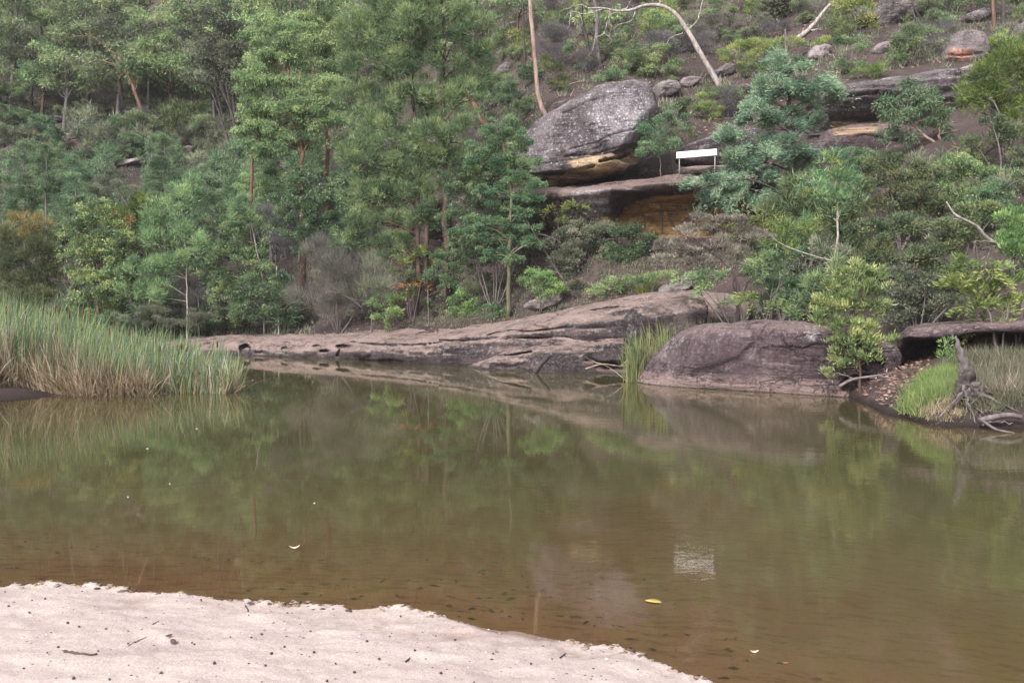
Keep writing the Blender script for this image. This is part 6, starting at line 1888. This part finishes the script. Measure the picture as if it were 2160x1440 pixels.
def leaf_thing(label, p, L, W, yaw, tilt, col, curl=.3, name='leaf', cat='leaf'):
    n = 9
    t = np.linspace(0, 1, n)
    w = W * np.sin(np.pi * np.clip(t * .94 + .03, 0, 1)) ** .8 / 2
    V, Q = [], []
    for k in range(n):
        z = curl * L * (t[k] - .5) ** 2 * 1.2
        for s, zz in ((-1, .25 * w[k]), (0, 0), (1, .25 * w[k])):
            V.append(((t[k] - .5) * L, s * w[k], z + zz))
    V = np.array(V)
    for k in range(n - 1):
        for s in range(2):
            a = k * 3 + s
            Q.append((a, a + 3, a + 4, a + 1))
    Vb = V - np.array([0, 0, .0018])
    m_ = len(V)
    Qb = [tuple(m_ + i for i in reversed(f)) for f in Q]
    rim = []
    for k in range(n - 1):
        rim.append((k * 3, m_ + k * 3, m_ + k * 3 + 3, k * 3 + 3))
        rim.append((k * 3 + 2, k * 3 + 5, m_ + k * 3 + 5, m_ + k * 3 + 2))
    V = np.vstack([V, Vb])
    Rz = np.array([[math.cos(yaw), -math.sin(yaw), 0], [math.sin(yaw), math.cos(yaw), 0], [0, 0, 1]])
    Rx = np.array([[1, 0, 0], [0, math.cos(tilt), -math.sin(tilt)], [0, math.sin(tilt), math.cos(tilt)]])
    V = V @ (Rz @ Rx).T
    o = link(name, mesh_np(name, V, np.array(Q + Qb + rim), col, shade=True), None, p)
    return tag(o, label, cat)


L_DARK = plain_mat('dark_leaf', (.085, .060, .060), .6)
L_RED = plain_mat('red_leaf', (.30, .11, .07), .6)
L_YEL = plain_mat('yellow_leaf', (.52, .42, .12), .5)
L_ORG = plain_mat('orange_leaf', (.34, .15, .04), .6)
L_PALE = plain_mat('pale_leaf', (.60, .50, .42), .6)
up = np.array([0, 0, .006])
leaf_thing('curled dark leaf on the sand right of the brown stick', bz(366, 1357) + 2 * up, .07, .03, -.9, .5, L_DARK)
leaf_thing('small dark leaf above the curled one on the sand', bz(356, 1344) + 2 * up, .045, .016, .9, .6, L_DARK)
leaf_thing('reddish leaf standing at the top of the sand', bz(424, 1272) + 3 * up, .07, .02, 1.9, .7, L_RED)
leaf_thing('dark leaf at the edge of the sand right of the red leaf', bz(529, 1276) + 2 * up, .05, .022, .3, .4, L_DARK)
yl = at_z(1378, 1268, .006)
leaf_thing('yellow leaf floating near the lower right of the sand', yl, .115, .075, -.5, 0.0, L_YEL, curl=.03)
leaf_thing('pale curled leaf floating in the brown shallows left of centre', at_z(621, 1155, .008), .09, .03, .25, .2, L_PALE, curl=.9)
leaf_thing('orange sunken leaf in the shallow water on the right', at_z(1692, 1304, -.03), .17, .06, -.05, .1, L_ORG, curl=.05)
leaf_thing('small pale leaf floating above the submerged pale stone', at_z(1591, 1374, .006), .05, .02, .0, .2, L_PALE, curl=.8)
leaf_thing('tiny red brown leaf floating right of the submerged stone', at_z(1657, 1397, .005), .035, .018, .0, .1, L_RED, curl=.3)
leaf_thing('dark twig-like leaf floating left of the submerged stone', at_z(1545, 1386, .006), .07, .012, .9, .1, L_DARK, curl=.2)
# white flecks on the calm water
wm = plain_mat('white_fleck', (.8, .8, .8), .5)
for (cx, cy) in [(533, 802), (270, 1048), (663, 1061), (415, 904), (311, 946), (358, 1020)]:
    V = np.array([(math.cos(a) * r, math.sin(a) * r, z) for z in (0, .006) for r, a in [((.008 if cy > 950 else .016), k * 1.047) for k in range(6)]])
    o = link('petal', mesh_np('petal', V, np.array([(k, (k + 1) % 6, 6 + (k + 1) % 6, 6 + k) for k in range(6)] + [(6, 7, 8, 9), (6, 9, 10, 11)]), wm), None, at_z(cx, cy, .002))
    tag(o, 'tiny white petal floating on the calm left water', 'petal', 'white petals floating on the calm water')
# gumnuts and grit on the sand
ico = []
V0 = np.array([(math.cos(a) * math.cos(e), math.sin(a) * math.cos(e), math.sin(e)) for e in (-1.2, -.4, .4, 1.2) for a in np.linspace(0, 2 * np.pi, 7, endpoint=False)])
Q0 = np.array([(i * 7 + k, i * 7 + (k + 1) % 7, (i + 1) * 7 + (k + 1) % 7, (i + 1) * 7 + k) for i in range(3) for k in range(7)])
T0 = np.array([(21, 21 + k, 22 + k) for k in range(1, 6)] + [(0, k + 1, k) for k in range(1, 6)])
nut_me = [mesh_np('gumnut', V0 * (1 + .25 * rng.normal(size=(28, 1)) * .6) * np.array([1, .85, .75]), Q0, BARK['dark'], Ft=T0, shade=True) for _ in range(3)]
for (cx, cy) in [(62, 1292), (18, 1279), (143, 1314), (100, 1377), (123, 1365), (167, 1322), (207, 1373), (270, 1358), (285, 1355), (405, 1356), (410, 1359), (155, 1431), (231, 1433), (486, 1344), (530, 1345), (573, 1378), (655, 1332), (600, 1364), (662, 1376), (606, 1293),
                 (774, 1353), (800, 1390), (875, 1372), (748, 1418), (690, 1437), (1000, 1440), (930, 1420), (1040, 1379), (560, 1404), (452, 1399), (95, 1263), (740, 1290), (845, 1300), (552, 1338), (340, 1420), (960, 1350), (1120, 1400), (50, 1410), (708, 1400)]:
    o = link('gumnut', nut_me[rng.integers(3)], None, bz(cx, cy) + np.array([0, 0, .003]))
    s = rng.uniform(.006, .0115)
    o.scale = (s, s, s)
    o.rotation_euler = tuple(rng.random(3) * 6)
    tag(o, 'small dark gumnut lying on the pale sand', 'gumnut', 'dark gumnuts scattered on the sand')
n = 2600
x = rng.uniform(-4.2, 1.4, n)
y = rng.uniform(4.4, 7.6, n)
s_ = beach_s(x, y)
ok = (s_ > .03) & ((rng.random(n) < .55) | (s_ < .25))
x, y = x[ok], y[ok]
z = beach_z(x, y)
n = len(x)
sz = rng.uniform(.0018, .0055, n) * np.where(rng.random(n) < .08, 1.6, 1)
V = (V0[None] * sz[:, None, None] * (1 + .3 * rng.normal(size=(n, 28, 1)) * .5) * np.array([1.3, 1, .7]) + np.stack([x, y, z], -1)[:, None]).reshape(-1, 3)
Qg = (Q0[None] + (np.arange(n) * 28)[:, None, None]).reshape(-1, 4)
tag(link('grit', mesh_np('grit', V, Qg, leaf_mat('grit_grains', ((.05, .038, .036), (.16, .11, .10), (.62, .56, .54)), 0.0, gain=(1, 1, 1)), tint=np.repeat(np.clip(rng.normal(.35, .3, n), 0, 1), 28))), kind='stuff')
# dark sunken leaves and bark on the bed
n = 420
x = rng.uniform(-5.5, 3.0, n)
y = np.interp(x, _sx, _sy) + np.abs(rng.normal(1.2, 1.0, n)) + .25
ok = fbm(np.stack([x * .8, y * 1.6, 0 * x], -1), 3) > -.1
x, y = x[ok], y[ok]
base = np.stack([x, y, beach_z(x, y) + .008], -1)
dv = unit(np.stack([rng.normal(size=len(x)) * 2, rng.normal(size=len(x)), rng.normal(size=len(x)) * .06], -1))
V, q = leaves(base, dv, rng.uniform(.03, .12, len(x)), rng.uniform(.012, .03, len(x)))
tag(link('sunken_leaves', mesh_np('sunken_leaves', V, q, leaf_mat('sunken_leaf', ((.02, .014, .010), (.05, .03, .018), (.12, .06, .03)), 0.0, gain=(1, 1, 1)), tint=np.repeat(rng.random(len(x)), 4))), kind='stuff')
# crumbled clods of damp sand along the edge
n = 420
x = np.concatenate([rng.uniform(-4.0, 1.1, 260), rng.normal(-1.45, .08, 50), rng.normal(-2.75, .1, 40), rng.normal(.42, .2, 70)])
ye = np.interp(x, _sx, _sy)
y = ye - np.abs(rng.normal(.05, .05, n))
s_ = beach_s(x, y)
ok = (s_ > -.01) & (fbm(np.stack([x * 1.6, y * 0, y * 0 + 9.1], -1), 2) > -.12)
x, y = x[ok], y[ok]
n = len(x)
sz = rng.uniform(.006, .02, n)
V = (V0[None] * sz[:, None, None] * (1 + .35 * rng.normal(size=(n, 28, 1)) * .6) * np.array([1.4, 1.1, .6]) + np.stack([x, y, np.maximum(beach_z(x, y), 0)], -1)[:, None]).reshape(-1, 3)
Qg = (Q0[None] + (np.arange(n) * 28)[:, None, None]).reshape(-1, 4)
tag(link('sand_clods', mesh_np('sand_clods', V, Qg, leaf_mat('damp_sand', ((.07, .045, .035), (.14, .095, .075), (.24, .18, .155)), 0.0, gain=(1, 1, 1)), tint=np.repeat(rng.random(n), 28), shade=True)), kind='stuff')
print('TRIANGLES', TRIS[0])
